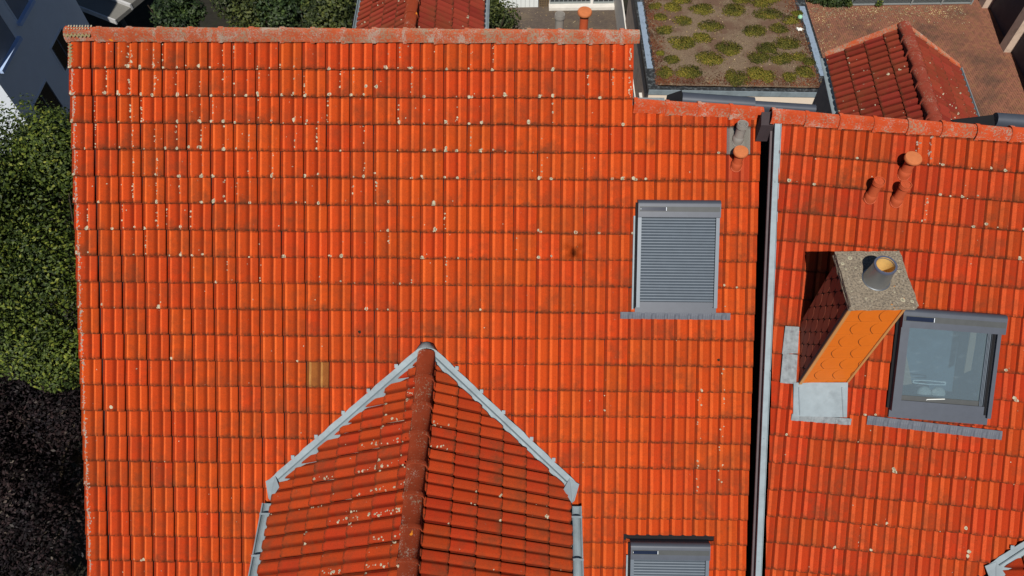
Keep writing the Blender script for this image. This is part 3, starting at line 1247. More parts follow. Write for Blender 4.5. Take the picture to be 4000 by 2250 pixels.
# ================================================================== THE HOUSE TO THE RIGHT
nb_base = N.at(.6, -2.6, 0)
nb_base.z = 0
nbh = empty('row_house', nb_base, 'adjoining house on the right with red orange tiles, shingled chimney and glazed roof window', 'house')
N_RIDGE = 2.30
nL0, nL1 = N.xy(3046, 500), N.xy(2990, 2200)      # left verge of the tiles
lv = (N.at(nL1.x, nL1.y) - N.at(nL0.x, nL0.y)).normalized()


def verge_x(y):
    return nL0.x + (nL1.x - nL0.x) * (y - nL0.y) / (nL1.y - nL0.y)


HOLE = (.43, 1.40, -1.10, -.10)                    # opening of the glazed window, x0 x1 y0 y1
WR = math.radians(-2.0)
mb = MB()
# body with a left wall that follows the verge
yE = -5.2
tl, bl = N.at(verge_x(N_RIDGE) - .035, N_RIDGE, -.05), N.at(verge_x(yE) - .035, yE, -.05)
tr, br = N.at(3.6, N_RIDGE, -.05), N.at(3.6, yE, -.05)
bk = N.h * 2.6 - Zv * 3.4
tlb, trb = tl + bk, tr + bk


def foot(p): return Vector((p.x, p.y, 0))


mb.add([foot(bl), bl, tl, tlb, foot(tlb), foot(br), br, tr, trb, foot(trb)],
       [(0, 1, 2, 3, 4), (9, 8, 7, 6, 5), (2, 7, 8, 3), (3, 8, 9, 4), (0, 5, 6, 1)])
build(mb, 'wall', [BLACK], nbh)
mb = MB()
hx0, hx1, hy0, hy1 = HOLE
for a, b, c0, c1 in ((-1.5, hx0, yE, N_RIDGE), (hx1, 3.6, yE, N_RIDGE), (hx0, hx1, yE, hy0), (hx0, hx1, hy1, N_RIDGE)):
    xa = a
    if a == -1.5:
        poly = [N.at(verge_x(yE) + .01, yE, -.045), N.at(b, yE, -.045), N.at(b, N_RIDGE, -.045), N.at(verge_x(N_RIDGE) + .01, N_RIDGE, -.045)]
    else:
        poly = [N.at(a, c0, -.045), N.at(b, c0, -.045), N.at(b, c1, -.045), N.at(a, c1, -.045)]
    mb.prism(poly, N.Z * .008)
build(mb, 'underlay', [BLACK], nbh)

# dormer at the lower right corner of the picture
ND_Q = N.xy(3862, 2215)
ND_A = N.at(ND_Q.x + 2.06, ND_Q.y + 1.80, 0)
ND = Dormer(N, ND_A, 29.0, 30.2, 2.085, 1.964, 3.4)
NCUT = dormer_planes(ND, N)[0]

CH = Frame((3.60, 4.385, 0), (1, 0, 0), (0, 1, 0), (0, 0, 1))       # chimney shaft, world axes
CH_X, CH_Y = .585, .60
CH_TOP = CAM_H - 7.07
lichN = Lichen()
n_special = {}


def n_index(p):
    return int(math.floor((p.x - N_C0) / P)), int(math.ceil((N_R0 - p.y) / NG))


for q in ((3520, 720), (3390, 805), (3490, 830)):
    n_special[n_index(N.xy(*q))] = T_VENT
darkcol = n_index(N.xy(3620, 600))
vplane = (N.at(nL0.x, nL0.y), N.Z.cross(lv) if (N.Z.cross(lv) @ N.X) > 0 else -N.Z.cross(lv))
n_tiles = 0
for i in range(1, 21):
    tilt = .018 * max(0, 1 - (i - 1) / 14.0)
    for j in range(-3, 12):
        x = N_C0 + P * j
        if x + P < verge_x(0) - .45 or x > 2.7:
            continue
        ylow = N_R0 - NG * i - tilt * (x + P / 2)
        mw = tile_world(N, NG, x, ylow, rot=-tilt * .8)
        cx, cy = x + P / 2, ylow + NG / 2
        planes = []
        if cx < verge_x(cy) + .4:
            planes.append(vplane)
        if cx > ND_Q.x - .4 and cy < ND_A.y:
            planes.append(NCUT)
        # opening of the window
        if hx0 < x + .01 and x + P - .01 < hx1 and hy0 < ylow + .01 and ylow + NG - .01 < hy1:
            continue
        ov_x = x < hx1 and x + P > hx0
        ov_y = ylow < hy1 and ylow + NG > hy0
        if ov_x and ov_y:
            # the side on which most of the tile lies is kept
            opts = [(hx0 - x, (N.at(hx0, 0), -N.X)), (x + P - hx1, (N.at(hx1, 0), N.X)),
                    (hy0 - ylow, (N.at(0, hy0), -N.Y)), (ylow + NG - hy1, (N.at(0, hy1), N.Y))]
            opts = [q for q in opts if q[0] > 0]
            planes.append(max(opts, key=lambda q: q[0])[1])
        # chimney shaft passes through: drop tiles under it
        wc = N.at(cx, cy)
        if CH.O.x + .12 < wc.x < CH.O.x + CH_X - .12 and CH.O.y + .12 < wc.y < CH.O.y + CH_Y - .12:
            continue
        mat = n_special.get((j, i), T_N)
        o = place_tile('roof_tile', mw, NG, mat, nbh, planes, label='paler smooth roof tile at the foot of a vent' if mat is T_VENT else None)
        if o is None:
            continue
        n_tiles += 1
        if all(((wc - p0) @ n0) > .14 for p0, n0 in planes) and mat is T_N:
            top = i in (1, 2, 3) and j > 3
            lichN.dress(mw, NG, .09 + (.22 if top else 0), .5)
            if (j, i) == (darkcol[0], darkcol[1]) or (j, i) == (darkcol[0] - 0, darkcol[1]):
                for _ in range(20):
                    lichN.spot(mw, NG, rnd.choice((rnd.gauss(.1, .04), rnd.gauss(.6, .05))), rnd.uniform(0, NG), rnd.uniform(.006, .016), crust=True)
for px, py, r in ((3352, 1720, .022), (3258, 2140, .03), (3784, 2155, .03), (3780, 2172, .028), (3770, 2060, .022), (3082, 705, .022), (3180, 720, .016), (3950, 895, .018), (3345, 618, .016)):
    q = N.xy(px, py)
    j, i = n_index(q)
    mw = N.mat(N_C0 + P * j, N_R0 - NG * i, -.028)
    lichN.spot(mw, NG, (q.x - N_C0 - P * j) / P, q.y - (N_R0 - NG * i), r)
lichN.out(nbh)
nrA = N.at(-1.44, 2.260, -.022)
nrB = N.at(2.9, 2.192, -.022)
nL = .405
lay_ridge(nrA, nrA + (nrB - nrA).normalized() * nL * 11, nL, .094, RIDGE_N, nbh)
make_dormer(N, ND, NG, nbh, T_DORM, RIDGE_D, 'second dormer, only its zinc valley foot in view at the lower right corner', 'pan_tile', 12, 8, sides=(-1,), ridge=True)

# coping and boards along the gap between the houses
cA, cB = N.xy(3030, 440), N.xy(2952, 2250)
cdir = (N.at(cB.x, cB.y) - N.at(cA.x, cA.y)).normalized()
ctop = N.at(cA.x, cA.y, 0) - cdir * .05
clen = 7.2
cf = Frame(ctop, cdir, N.Z.cross(cdir), N.Z)     # x runs down the slope, y to the right
if cf.Y @ N.X < 0:
    cf = Frame(ctop, cdir, -N.Z.cross(cdir), N.Z)
pieces = 0
x = 0.0
while x < clen:
    L = min(1.62, clen - x)
    m2 = MB()
    m2.box(cf, x, x + L + .02, 0, .074, -.016 + .002 * (pieces % 2), -.006 + .002 * (pieces % 2))
    m2.box(cf, x, x + L + .02, 0, .006, -.05, -.007 + .002 * (pieces % 2))
    m2.box(cf, x, x + L + .02, .067, .074, -.014, .012)
    m2.lathe(cf.at(x + L * .55, .03, -.006), [(.010, 0), (.008, .006), (0, .008)], 8, cf.Z)
    build(m2, 'coping', [ZINC], nbh)
    pieces += 1
    x += L
wf = Frame(ctop, cdir, cf.Y, Zv)
m2 = MB()
m2.box(wf, .02, clen, .008, .03, -.16, -.045)
build(m2, 'verge_board', [BROWN], nbh)
m2 = MB()
m2.box(wf, .02, clen, -.018, .010, -.20, -.158)
build(m2, 'batten', [BROWN2], nbh)
m2 = MB()
m2.box(wf, .0, .16, -.155, .004, -.34, -.06)
build(m2, 'end_board', [BROWN], nbh)

# ------------------------------------------------------------------ chimney
ch = MB()
ch.box(CH, 0, CH_X, 0, CH_Y, CAM_H - 9.7, CH_TOP - .04)
chim = build(ch, 'chimney', [BLACK], nbh, label='tall chimney clad in orange scalloped shingles under a lichened concrete slab')


def plate_obj(f, poly, oz, th, mat, parent, xr, yr):
    """one shingle: an outline clipped to the shaft face, with its own thickness"""
    poly = [(min(max(a, xr[0]), xr[1]), min(max(b, yr[0]), yr[1])) for a, b in poly]
    xs, ys = [p[0] for p in poly], [p[1] for p in poly]
    if max(xs) - min(xs) < .004 or max(ys) - min(ys) < .004:
        return
    clean = []
    for p in poly:
        if not clean or (abs(p[0] - clean[-1][0]) + abs(p[1] - clean[-1][1])) > 1e-4:
            clean.append(p)
    m2 = MB()
    m2.prism([f.at(a, b, oz) for a, b in clean], f.Z * th)
    build(m2, 'shingle', [mat], parent)


front = Frame((CH.O.x, CH.O.y, CAM_H - 9.08), (1, 0, 0), (0, 0, 1), (0, -1, 0))
fh = CH_TOP - .06 - front.O.z
rows = 7
rh = fh / rows
for r in range(rows):
    for k in range(5):
        x0 = -.30 + .225 * k + .012 * r + .02 * (r % 2)
        arc = [(-math.sin(math.pi * t / 8) * .072, rh * t / 8) for t in range(9)]
        poly = [(x0 + .225 - .008 + a, rh * r + min(b, rh - .008)) for a, b in arc] + [(x0 + a, rh * r + min(b, rh - .008)) for a, b in arc[::-1]]
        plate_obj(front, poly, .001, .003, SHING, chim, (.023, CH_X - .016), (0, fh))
side = Frame((CH.O.x, CH.O.y + CH_Y, CAM_H - 9.25), (0, -1, 0), (0, 0, 1), (-1, 0, 0))
for r in range(-1, 17):
    for k in range(-1, 5):
        cxs, y0s = .172 * k + (.086 if r % 2 else 0), .148 * r
        lens = [(math.sin(math.pi * t / 8) * .064, .272 * t / 8) for t in range(9)]
        poly = [(cxs + a, y0s + b) for a, b in lens] + [(cxs - a, y0s + b) for a, b in lens[::-1]]
        plate_obj(side, poly, .002 + .002 * (r % 2), .005, SHING_SHADE, chim, (0, CH_Y - .03), (0, fh + .17))
m2 = MB()
m2.box(CH, -.016, .022, -.018, .0, CAM_H - 9.1, CH_TOP - .045)
m2.box(CH, CH_X - .015, CH_X + .014, -.018, .0, CAM_H - 9.1, CH_TOP - .045)
build(m2, 'corner_trim', [plain('corner trim', (.50, .24, .08), .6)], chim)
m2 = MB()
m2.box(CH, -.02, -.002, -.004, .03, CAM_H - 9.2, CH_TOP - .045)
build(m2, 'corner_board', [BROWN], chim)
# slab
m2 = MB()
sx0, sx1, sy0, sy1 = -.035, CH_X + .088, -.047, CH_Y + .065
sz0, sz1 = CH_TOP - .04, CH_TOP + .045
m2.box(CH, sx0, sx1, sy0, sy1, sz0, sz1)
slab = build(m2, 'slab', [CONC], chim)
bm = bmesh.new(); bm.from_mesh(slab.data)
bmesh.ops.subdivide_edges(bm, edges=bm.edges[:], cuts=9, use_grid_fill=True)
for v in bm.verts:
    v.co += Vector((rnd.gauss(0, .003), rnd.gauss(0, .003), rnd.gauss(0, .002)))
bm.to_mesh(slab.data); bm.free()
m2 = MB()
for _ in range(26):
    x, y = rnd.uniform(sx0 + .03, sx1 - .03), rnd.uniform(sy0 + .03, sy1 - .03)
    if abs(x - .33) < .15 and abs(y - .30) < .15:
        continue
    r = rnd.choice((.008, .01, .013, .02, .026))
    n = 9
    vs = []
    for ring, dz in ((1, .0045), (.55, .006)):
        for k in range(n):
            q = 2 * math.pi * k / n
            rr = r * ring * rnd.uniform(.8, 1.15)
            vs.append(CH.at(x + rr * math.cos(q), y + rr * math.sin(q), sz1 + dz))
    m2.add(vs, [(k, (k + 1) % n, n + (k + 1) % n, n + k) for k in range(n)], mi=0)
    m2.add(vs, [tuple(range(n, 2 * n))], mi=1)
build(m2, 'lichen', [LICH, LICH2], chim, kind='stuff')
# flue
m2 = MB()
fc = CH.at(.315, .29, sz1 - .01)
m2.lathe(fc, [(.150, 0), (.150, .015), (.140, .02), (.136, .03), (.112, .27), (.112, .275)], 28, caps=False)
m2.lathe(fc, [(.119, .262), (.119, .285), (.098, .285), (.096, .262)], 28, mi=1, caps=False)
m2.lathe(fc, [(.0965, .284), (.105, .02), (0, .02)], 28, mi=2, caps=False)
fl = build(m2, 'flue', [STEEL, STEELR, YELLOW], chim, smooth=True, angle=40)
# lead apron, side soakers
af = Frame(N.at(*N.xy(3114, 1512).xy, .0), N.X, N.Y, N.Z)
m2 = MB()
ap = [N.xy(3100, 1494, .03), N.xy(3312, 1494, .03), N.xy(3308, 1630, .03), N.xy(3098, 1625, .03)]
m2.prism([N.at(p.x, p.y, .022) for p in ap], N.Z * .012)
apr = build(m2, 'lead_apron', [ZINC], chim)
m2 = MB()
for q in ((3120, 1512, 3124, 1622), (3288, 1512, 3294, 1628)):
    a, b = N.xy(q[0], q[1], .03), N.xy(q[2], q[3], .03)
    m2.tube([N.at(a.x, a.y, .036), N.at(b.x, b.y, .036)], .008, 6)
build(m2, 'seam', [ZINC], apr)
a, b = N.xy(3088, 1640, .0), N.xy(3322, 1650, .0)
apron_sheet(N, a.x, b.x, b.y - .03, b.y + .055, chim, LEAD, skew=0.0)
for (q0, q1, q2, q3) in (((3068, 1273), (3122, 1277), (3116, 1380), (3055, 1382)), ((3058, 1380), (3116, 1386), (3110, 1500), (3048, 1495))):
    m2 = MB()
    ps = [N.xy(*q, .03) for q in (q0, q1, q2, q3)]
    zz = .030
    nseg = 5
    vs = []
    for t in range(nseg + 1):
        for (pa_, pb_) in ((ps[0], ps[1]), (ps[3], ps[2])):
            p = pa_.lerp(pb_, t / nseg)
            vs.append(N.at(p.x, p.y, zz + (.014 if t in (1, 2) else .0) + rnd.uniform(-.004, .004)))
    m2.add(vs, [(2 * t, 2 * t + 1, 2 * t + 3, 2 * t + 2) for t in range(nseg)])
    build(m2, 'lead_soaker', [LEAD], chim)

# ------------------------------------------------------------------ pipes on the right roof
for (px, py, h, kind, lab) in ((3527, 684, .29, 'mush', 'terracotta mushroom vent, the upper one of three'), (3396, 776, .335, 'ribbed', 'ribbed terracotta vent pipe with slotted grille, nearer the gap'),
                               (3497, 790, .335, 'ribbed', 'ribbed terracotta vent pipe with slotted grille, below the mushroom vent')):
    pipe_vent(nbh, N.hit(px, py), h, .061 if kind == 'mush' else .058, kind, N, T_VENT, lab)

# ------------------------------------------------------------------ glazed roof window on the right roof
wx, wy = .345, -.005
WF = Frame(N.at(.335, .03, 0), (N.X * math.cos(WR) + N.Y * math.sin(WR) * -1).normalized(), (0, 0, 0), N.Z)
WF = Frame(N.at(.355, .03, 0), N.X, N.Y, N.Z)
ww, wh = 1.195, 1.29                                # body size; y runs down from 0 to -wh
GLASS_IN = (.11, ww - .15, -1.14, -.21)
m2 = MB()
m2.box(WF, 0, .10, -wh, -.12, -.05, .105)
m2.box(WF, ww - .085, ww - .045, -wh, -.12, -.05, .06)
m2.box(WF, ww - .045, ww, -wh, -.12, -.05, .105)
m2.box(WF, .10, ww - .085, -wh, -1.15, -.05, .085)
m2.box(WF, .10, ww - .085, -.20, -.12, -.05, .085)
rw = build(m2, 'roof_window', [ANTH], nbh, label='glazed roof window with open grey shutter box, right of the chimney')
m2 = MB()
for dx in (0, .018, .036):
    m2.box(WF, ww - .145 + dx, ww - .137 + dx, -1.15, -.2, -.05, .075 - dx * .4)
m2.box(WF, ww - .15, ww - .085, -1.15, -.2, -.06, .035)
build(m2, 'inner_rail', [ANTH2], rw)
m2 = MB()
m2.box(WF, ww - .082, ww - .048, -wh + .03, -.2, .0605, .064)
build(m2, 'rail_slot', [BLACK], rw)
m2 = MB()
for sx in (-.012, ):
    m2.box(WF, -.03, -.002, -wh + .02, -.05, -.03, .02)
build(m2, 'side_flashing', [BLACK], rw)
m2 = MB()
prof = [(.005, -.02)] + [(-.05 + .055 * math.cos(math.pi * .5 * k / 8), .08 + .06 * math.sin(math.pi * .5 * k / 8)) for k in range(9)] + [(-.235, .135), (-.24, .09), (-.235, -.02)]
k = len(prof)
vs = [WF.at(-.004, y, z) for y, z in prof] + [WF.at(ww + .03, y, z) for y, z in prof]
m2.add(vs, [tuple(range(k)), tuple(range(k, 2 * k))[::-1]] + [(i, k + i, k + (i + 1) % k, (i + 1) % k) for i in range(k)])
build(m2, 'hood', [ANTH], rw, smooth=True, angle=25)
m2 = MB(); m2.box(WF, .01, ww + .02, -.155, -.085, .1345, .1415); build(m2, 'hood_band', [ANTHD], rw)
m2 = MB(); m2.box(WF, .03, .36, -.148, -.095, .1412, .144); build(m2, 'solar_panel', [PV], rw)
m2 = MB(); m2.box(WF, .36, .367, -.148, -.095, .141, .146); build(m2, 'panel_clip', [PLASTER], rw)
# room behind the glass
m2 = MB()
gx0, gx1, gy0, gy1 = GLASS_IN
zf = -.62
vs = [WF.at(gx0 - .02, gy0 - .02, .04), WF.at(gx1 + .02, gy0 - .02, .04), WF.at(gx1 + .02, gy1 + .02, .04), WF.at(gx0 - .02, gy1 + .02, .04)]
vs += [WF.at(gx0 - .02, gy0 - .02, zf), WF.at(gx1 + .02, gy0 - .02, zf), WF.at(gx1 + .02, gy1 + .02, zf), WF.at(gx0 - .02, gy1 + .02, zf)]
m2.add(vs, [(4, 5, 6, 7), (0, 4, 7, 3), (1, 2, 6, 5), (0, 1, 5, 4), (3, 7, 6, 2)])
build(m2, 'room', [plain('dim room', (.13, .175, .21), .9, .35, 5)], rw)
m2 = MB()
m2.prism([WF.at(gx0 - .01, -.36, -.08), WF.at(gx0 + .19, -.97, -.12), WF.at(gx0 - .01, -1.0, -.08)], WF.Z * .02)
m2.prism([WF.at(gx1 - .07, -.22, -.2), WF.at(gx1 + .01, -.22, -.2), WF.at(gx1 - .01, -.75, -.2), WF.at(gx1 - .08, -.8, -.22)], WF.Z * .02)
build(m2, 'drape', [plain('tan drape', (.36, .26, .18), .9, .1)], rw)
m2 = MB()
q0, q1 = WF.xy(3568, 1490, -.08), WF.xy(3692, 1499, -.08)
m2.tube([WF.at(q0.x, q0.y + .016, -.08), WF.at((q0.x + q1.x) / 2, q0.y + .026, -.08), WF.at(q1.x, q1.y + .018, -.08)], .007, 5)
m2.tube([WF.at(q0.x, q0.y - .016, -.08), WF.at((q0.x + q1.x) / 2, q0.y - .022, -.08), WF.at(q1.x, q1.y - .014, -.08)], .007, 5)
for q in (q0, q1):
    m2.tube([WF.at(q.x, q.y + .018, -.08), WF.at(q.x, q.y - .018, -.08)], .009, 5)
build(m2, 'white_frame', [plain('white plastic', (.8, .82, .78), .5)], rw)
for (px, py) in ((3610, 1535), (3665, 1537)):
    m2 = MB()
    c = WF.xy(px, py, -.15)
    for t in (1.0, ):
        m2.lathe(WF.at(c.x, c.y, -.17), [(.085, 0), (.09, .02), (.07, .05), (.0, .06)], 14, WF.Z)
    o2 = build(m2, 'cushion', [plain('pale cushion', (.5, .5, .45), .9)], rw, smooth=True)
m2 = MB()
a, b = WF.xy(3615, 1560, .06), WF.xy(3690, 1562, .06)
m2.tube([WF.at(a.x, a.y - .02, .05), WF.at(a.x + .02, a.y, .06), WF.at(b.x, b.y + .01, .06)], .006, 6)
build(m2, 'handle', [plain('white plastic', (.8, .82, .78), .5)], rw)
gm_, gnt, gbs = new_mat('window glass')
gg = NB(gnt)
tr_ = gg.n('ShaderNodeBsdfTransparent', {'Color': (.72, .80, .84, 1)})
gl_ = gg.n('ShaderNodeBsdfGlossy', {'Color': (.9, .95, 1, 1), 'Roughness': .03})
lw = gg.n('ShaderNodeLayerWeight', {'Blend': .25})
# blue-grey film and smears on the pane
vv = gg.n('ShaderNodeMapping', {'Vector': gg.n('ShaderNodeTexCoord').outputs['Object'], 'Scale': (2.0, 9, 6), 'Rotation': (0, 0, .9)}).outputs[0]
df = gg.n('ShaderNodeBsdfDiffuse', {'Color': (.42, .52, .56, 1)})
ms0 = gg.n('ShaderNodeMixShader', {0: gg.math('MULTIPLY_ADD', gg.step(gg.noise(vv, 3, 4, .6), .6, .85), .14, .15), 1: tr_.outputs[0], 2: df.outputs[0]})
ms1 = gg.n('ShaderNodeMixShader', {0: gg.math('MULTIPLY_ADD', lw.outputs['Fresnel'], .5, .08), 1: ms0.outputs[0], 2: gl_.outputs[0]})
gnt.links.new(ms1.outputs[0], gnt.nodes['Material Output'].inputs[0])
m2 = MB()
m2.box(WF, gx0 - .005, gx1 + .005, gy0 - .005, gy1 + .005, .044, .05)
build(m2, 'pane', [gm_], rw)
m2 = MB()
m2.box(WF, gx0 - .01, gx1 + .01, gy0 - .012, gy0 + .05, .0505, .06)
build(m2, 'sash', [ANTHD], rw)
m2 = MB()
m2.box(WF, -.0, ww, -wh - .095, -wh + .01, -.02, .035)
build(m2, 'sill', [ANTH], rw)
apron_sheet(N, .105, 1.75, -1.475, -1.36, rw, skew=-.035)

# hood of a window on the back slope, right edge of the picture
nrd = (nrB - nrA).normalized()


def behind_n(px, py, back):
    nn = Zv.cross(nrd)
    d = ray(px, py)
    return CAM + d * (((nrA + nn * back - CAM) @ nn) / (d @ nn))


m2 = MB()
back_hood(nbh, behind_n(3885, 468, .30), behind_n(4180, 490, .30), .09, ANTH, 'dark rounded hood of a roof window behind the right ridge', wedge=False)
m2 = MB()
pA = [behind_n(3712, 470, .32), behind_n(3880, 450, .30), behind_n(3886, 500, .22), behind_n(3740, 490, .25)]
m2.prism(pA, Zv * .01)
build(m2, 'side_cheek', [BLACK], nbh)


# ================================================================== REAR GABLES
def rear_gable(ridge0, ridge1, slope, runs, n_c, label, cat_name, tint, verge=False, floor_z=0.0):
    hdir = (ridge1 - ridge0)
    L = hdir.length
    h = hdir.normalized()
    d1 = Vector((h.y, -h.x, 0))
    base = (ridge0 + ridge1) / 2
    b = empty(cat_name, Vector((base.x, base.y, floor_z)), label, 'building')
    a = math.radians(slope)
    c, s = math.cos(a), math.sin(a)
    FL = Frame(ridge0, -h, d1 * c + Zv * s, -d1 * s + Zv * c)
    FR = Frame(ridge0, h, -d1 * c + Zv * s, d1 * s + Zv * c)
    m2 = MB()
    e0, e1 = [ridge0 + d1 * q * (rn - .12) - Zv * (math.tan(a) * (rn - .12) + .06) for q, rn in ((-1, runs[0]), (1, runs[1]))]
    poly = [e0, ridge0 - Zv * .06, e1, Vector((e1.x, e1.y, floor_z)), Vector((e0.x, e0.y, floor_z))]
    m2.prism(poly, h * (L - .05))
    build(m2, 'wall', [BEIGE], b)
    lic = Lichen()
    G = MG
    for f, sg, run in ((FL, -1, runs[0]), (FR, 1, runs[1])):
        low = -run / c
        for i in range(9):
            ylow = low + G * i
            if ylow > -.05: continue
            for j in range(int(L / P)):
                x = -L + P * j if sg < 0 else P * j + (L - int(L / P) * P)
                mw = tile_world(f, G, x, ylow)
                place_tile('roof_tile', mw, G, tint, b, [(ridge0 + d1 * sg * .012, d1 * sg)])
                lic.dress(mw, G, .25, 1.0)
                if rnd.random() < .18:
                    yy = rnd.uniform(.05, G)
                    for _ in range(rnd.randint(2, 5)):
                        lic.spot(mw, G, rnd.gauss(.6, .04), rnd.uniform(.02, G), rnd.uniform(.008, .018))
        m3 = MB()
        x0, x1 = (-L, 0) if sg < 0 else (0, L)
        m3.box(f, x0, x1, low + .03, 0, -.05, -.04)
        build(m3, 'underlay', [BLACK], b)
        m3 = MB()
        gA = f.at(0, low - .045, -.03)
        for k in range(2):
            pass
        p0, p1 = gA, gA + h * L
        sgn = d1 * sg
        pr = [(-math.cos(math.pi * k / 8) * .06, -math.sin(math.pi * k / 8) * .058) for k in range(9)]
        pr2 = [(x_ * .92, z_ * .92) for x_, z_ in pr][::-1]
        fu = pr + pr2
        nn = len(fu)
        vs = [p0 + sgn * x_ + Zv * z_ for x_, z_ in fu] + [p1 + sgn * x_ + Zv * z_ for x_, z_ in fu]
        m3.add(vs, [(i, (i + 1) % nn, nn + (i + 1) % nn, nn + i) for i in range(nn)] + [tuple(range(nn)), tuple(range(nn, 2 * nn))[::-1]])
        m3.add([p0 + sgn * x_ + Zv * z_ for x_, z_ in pr], [tuple(range(9))])
        m3.tube([p0 + sgn * .064 + Zv * .004, p1 + sgn * .064 + Zv * .004], .009, 6)
        build(m3, 'gutter', [ZINC], b)
        if verge:
            # verge tiles along the far gable
            for i in range(5):
                m3 = MB()
                ylow = low + G * i
                yt = min(ylow + G + .02, 0)
                xe = -L if sg < 0 else L
                xa, xb = (xe - .03, xe + .09) if sg < 0 else (xe - .09, xe + .03)
                m3.box(f, xa, xb, ylow, yt, -.05, .03 + .004 * (i % 2))
                build(m3, 'verge_tile', [RIDGE], b)
    lic.out(b)
    lay_ridge(ridge0, ridge1 + h * .05, .395, .115, RIDGE_D if not verge else RIDGE_D2, b)
    return b


RIDGE_D2 = ridge_mat('ridge clay dull', (0.21, 0.040, 0.024), 0.22)
r0 = level(1600, 112, CAM_H - 9.0)
r1 = level(1613, 0, CAM_H - 9.0)
dd = (r1 - r0).normalized()
rear_gable(r0 - dd * .45, r1 + dd * 1.6, 33, (1.18, 1.25), 4, 'narrow gabled roof of dull red tiles rising straight behind the main ridge', 'rear_building', T_REAR)
r0 = level(3648, 465, CAM_H - 9.3)
r1 = level(3530, 92, CAM_H - 9.3)
dd = (r1 - r0).normalized()
rear_gable(r0 - dd * .8, r1, 33, (1.16, 1.38), 5, 'small gabled building of mottled red tiles behind the right ridge, beside the brick yard', 'rear_building', T_REAR, verge=True)


# ================================================================== GROUND AND YARDS
def sheet(name, poly, mat, kind='structure', label=None, cat=None):
    m2 = MB()
    m2.add(poly, [tuple(range(len(poly)))])
    return build(m2, name, [mat], None, label, cat, None, kind)


SOIL = plain('garden soil', (0.020, 0.018, 0.013), 1.0, 0.5, 5, bump=.03, dirt=(.025, .028, .012))
sheet('ground', [Vector((-900, -900, -.012)), Vector((900, -900, -.012)), Vector((900, 900, -.012)), Vector((-900, 900, -.012))], SOIL)


def paving_mat(name, c1, c2, mortar, scale, w=.5, hgt=.25):
    m, nt, b = new_mat(name)
    g = NB(nt)
    p = pos_of(g)
    br = g.n('ShaderNodeTexBrick', {'Vector': p, 'Color1': c1 + (1,), 'Color2': c2 + (1,), 'Mortar': mortar + (1,), 'Scale': scale,
                                    'Mortar Size': .02, 'Brick Width': w, 'Row Height': hgt, 'Bias': -.2})
    c = g.mix(g.math('MULTIPLY', g.step(g.noise(p, 1.2, 5, .7), .45, .7), .6), br.outputs[0], (.16, .12, .075))
    g.put(b.inputs['Base Color'], c)
    b.inputs['Roughness'].default_value = .95
    g.bump(b, br.outputs['Fac'], -.01, .6)
    return m


SETT = paving_mat('grey setts', (.115, .085, .066), (.08, .06, .05), (.035, .028, .022), 4.6)
ya, yb = level(2426, 118, 0), level(1900, 20, 0)
sheet('courtyard', [Vector((-1.8, 22.5, -.004)), Vector((4.45, 22.5, -.004)), Vector((4.45, 27.0, -.004)), Vector((-1.8, 27.0, -.004))], SETT)

# ---- brick yard: herringbone pavers, each its own brick near the camera, the rest joined
JOINT = plain('sandy joints', (.095, .06, .04), 1.0, .3, 12)
sheet('brick_yard', [Vector((9.2, 17.0, -.004)), Vector((20.5, 17.0, -.004)), Vector((20.5, 27.4, -.004)), Vector((9.2, 27.4, -.004))], JOINT)
bm_m, bnt, bb = new_mat('clay paver')


def paver_mat(name, joined):
    m, nt, b = new_mat(name)
    g = NB(nt)
    geo = g.n('ShaderNodeNewGeometry')
    p = geo.outputs['Position']
    r = geo.outputs['Random Per Island'] if joined else g.n('ShaderNodeObjectInfo').outputs['Random']
    c = g.ramp(r, [(0, (.19, .082, .055)), (.5, (.255, .105, .068)), (1, (.23, .11, .06))])
    c = g.mix(g.math('MULTIPLY', g.step(g.noise(p, .55, 4, .65), .48, .66), .75), c, (.085, .052, .04))
    c = g.mix(g.math('MULTIPLY', g.step(g.noise(p, 30, 4, .7), .5, .75), .5), c, (.17, .11, .06))
    g.put(b.inputs['Base Color'], c)
    b.inputs['Roughness'].default_value = .92
    b.inputs['Specular IOR Level'].default_value = .15
    return m


PAVE, PAVEJ = paver_mat('clay paver', False), paver_mat('clay paver field', True)
yard = bpy.data.objects['brick_yard']
bl_, bw_, gp = .166, .083, .008


def brick_arrays(lx, ly):
    z0, z1 = 0.0, .009
    e = .004
    vs = [(0, 0, z0), (lx, 0, z0), (lx, ly, z0), (0, ly, z0), (e, e, z1), (lx - e, e, z1), (lx - e, ly - e, z1), (e, ly - e, z1)]
    return vs, [(4, 5, 6, 7), (0, 1, 5, 4), (1, 2, 6, 5), (2, 3, 7, 6), (3, 0, 4, 7)]


meH = MB().add(*brick_arrays(bl_ - gp, bw_ - gp)).mesh('brick', PAVE)
meV = MB().add(*brick_arrays(bw_ - gp, bl_ - gp)).mesh('brick', PAVE)
ang = math.radians(2.0)
ca, sa = math.cos(ang), math.sin(ang)
cells = []
u = bw_
for a in range(-20, 150):
    for bcell in range(-20, 150):
        k = (a - bcell) % 4
        # straight herringbone on a square lattice: each brick starts on a cell with k 0 (lying) or 2 (standing)
        if k == 0: cells.append((a * u, bcell * u, 'H'))
        elif k == 3: cells.append((a * u, bcell * u, 'V'))
vis, rest = [], MB()
occl = 0
for (a, b_, typ) in cells:
    x = 10.6 + a * ca - b_ * sa
    y = 18.4 + a * sa + b_ * ca
    if not (10.4 < x < 19.4 and 18.2 < y < 26.95):
        continue
    px, py, z = project(Vector((x, y, 0)))
    if not (3020 < px < 4060 and -60 < py < 520):
        continue
    vis.append((z, x, y, typ, px, py))
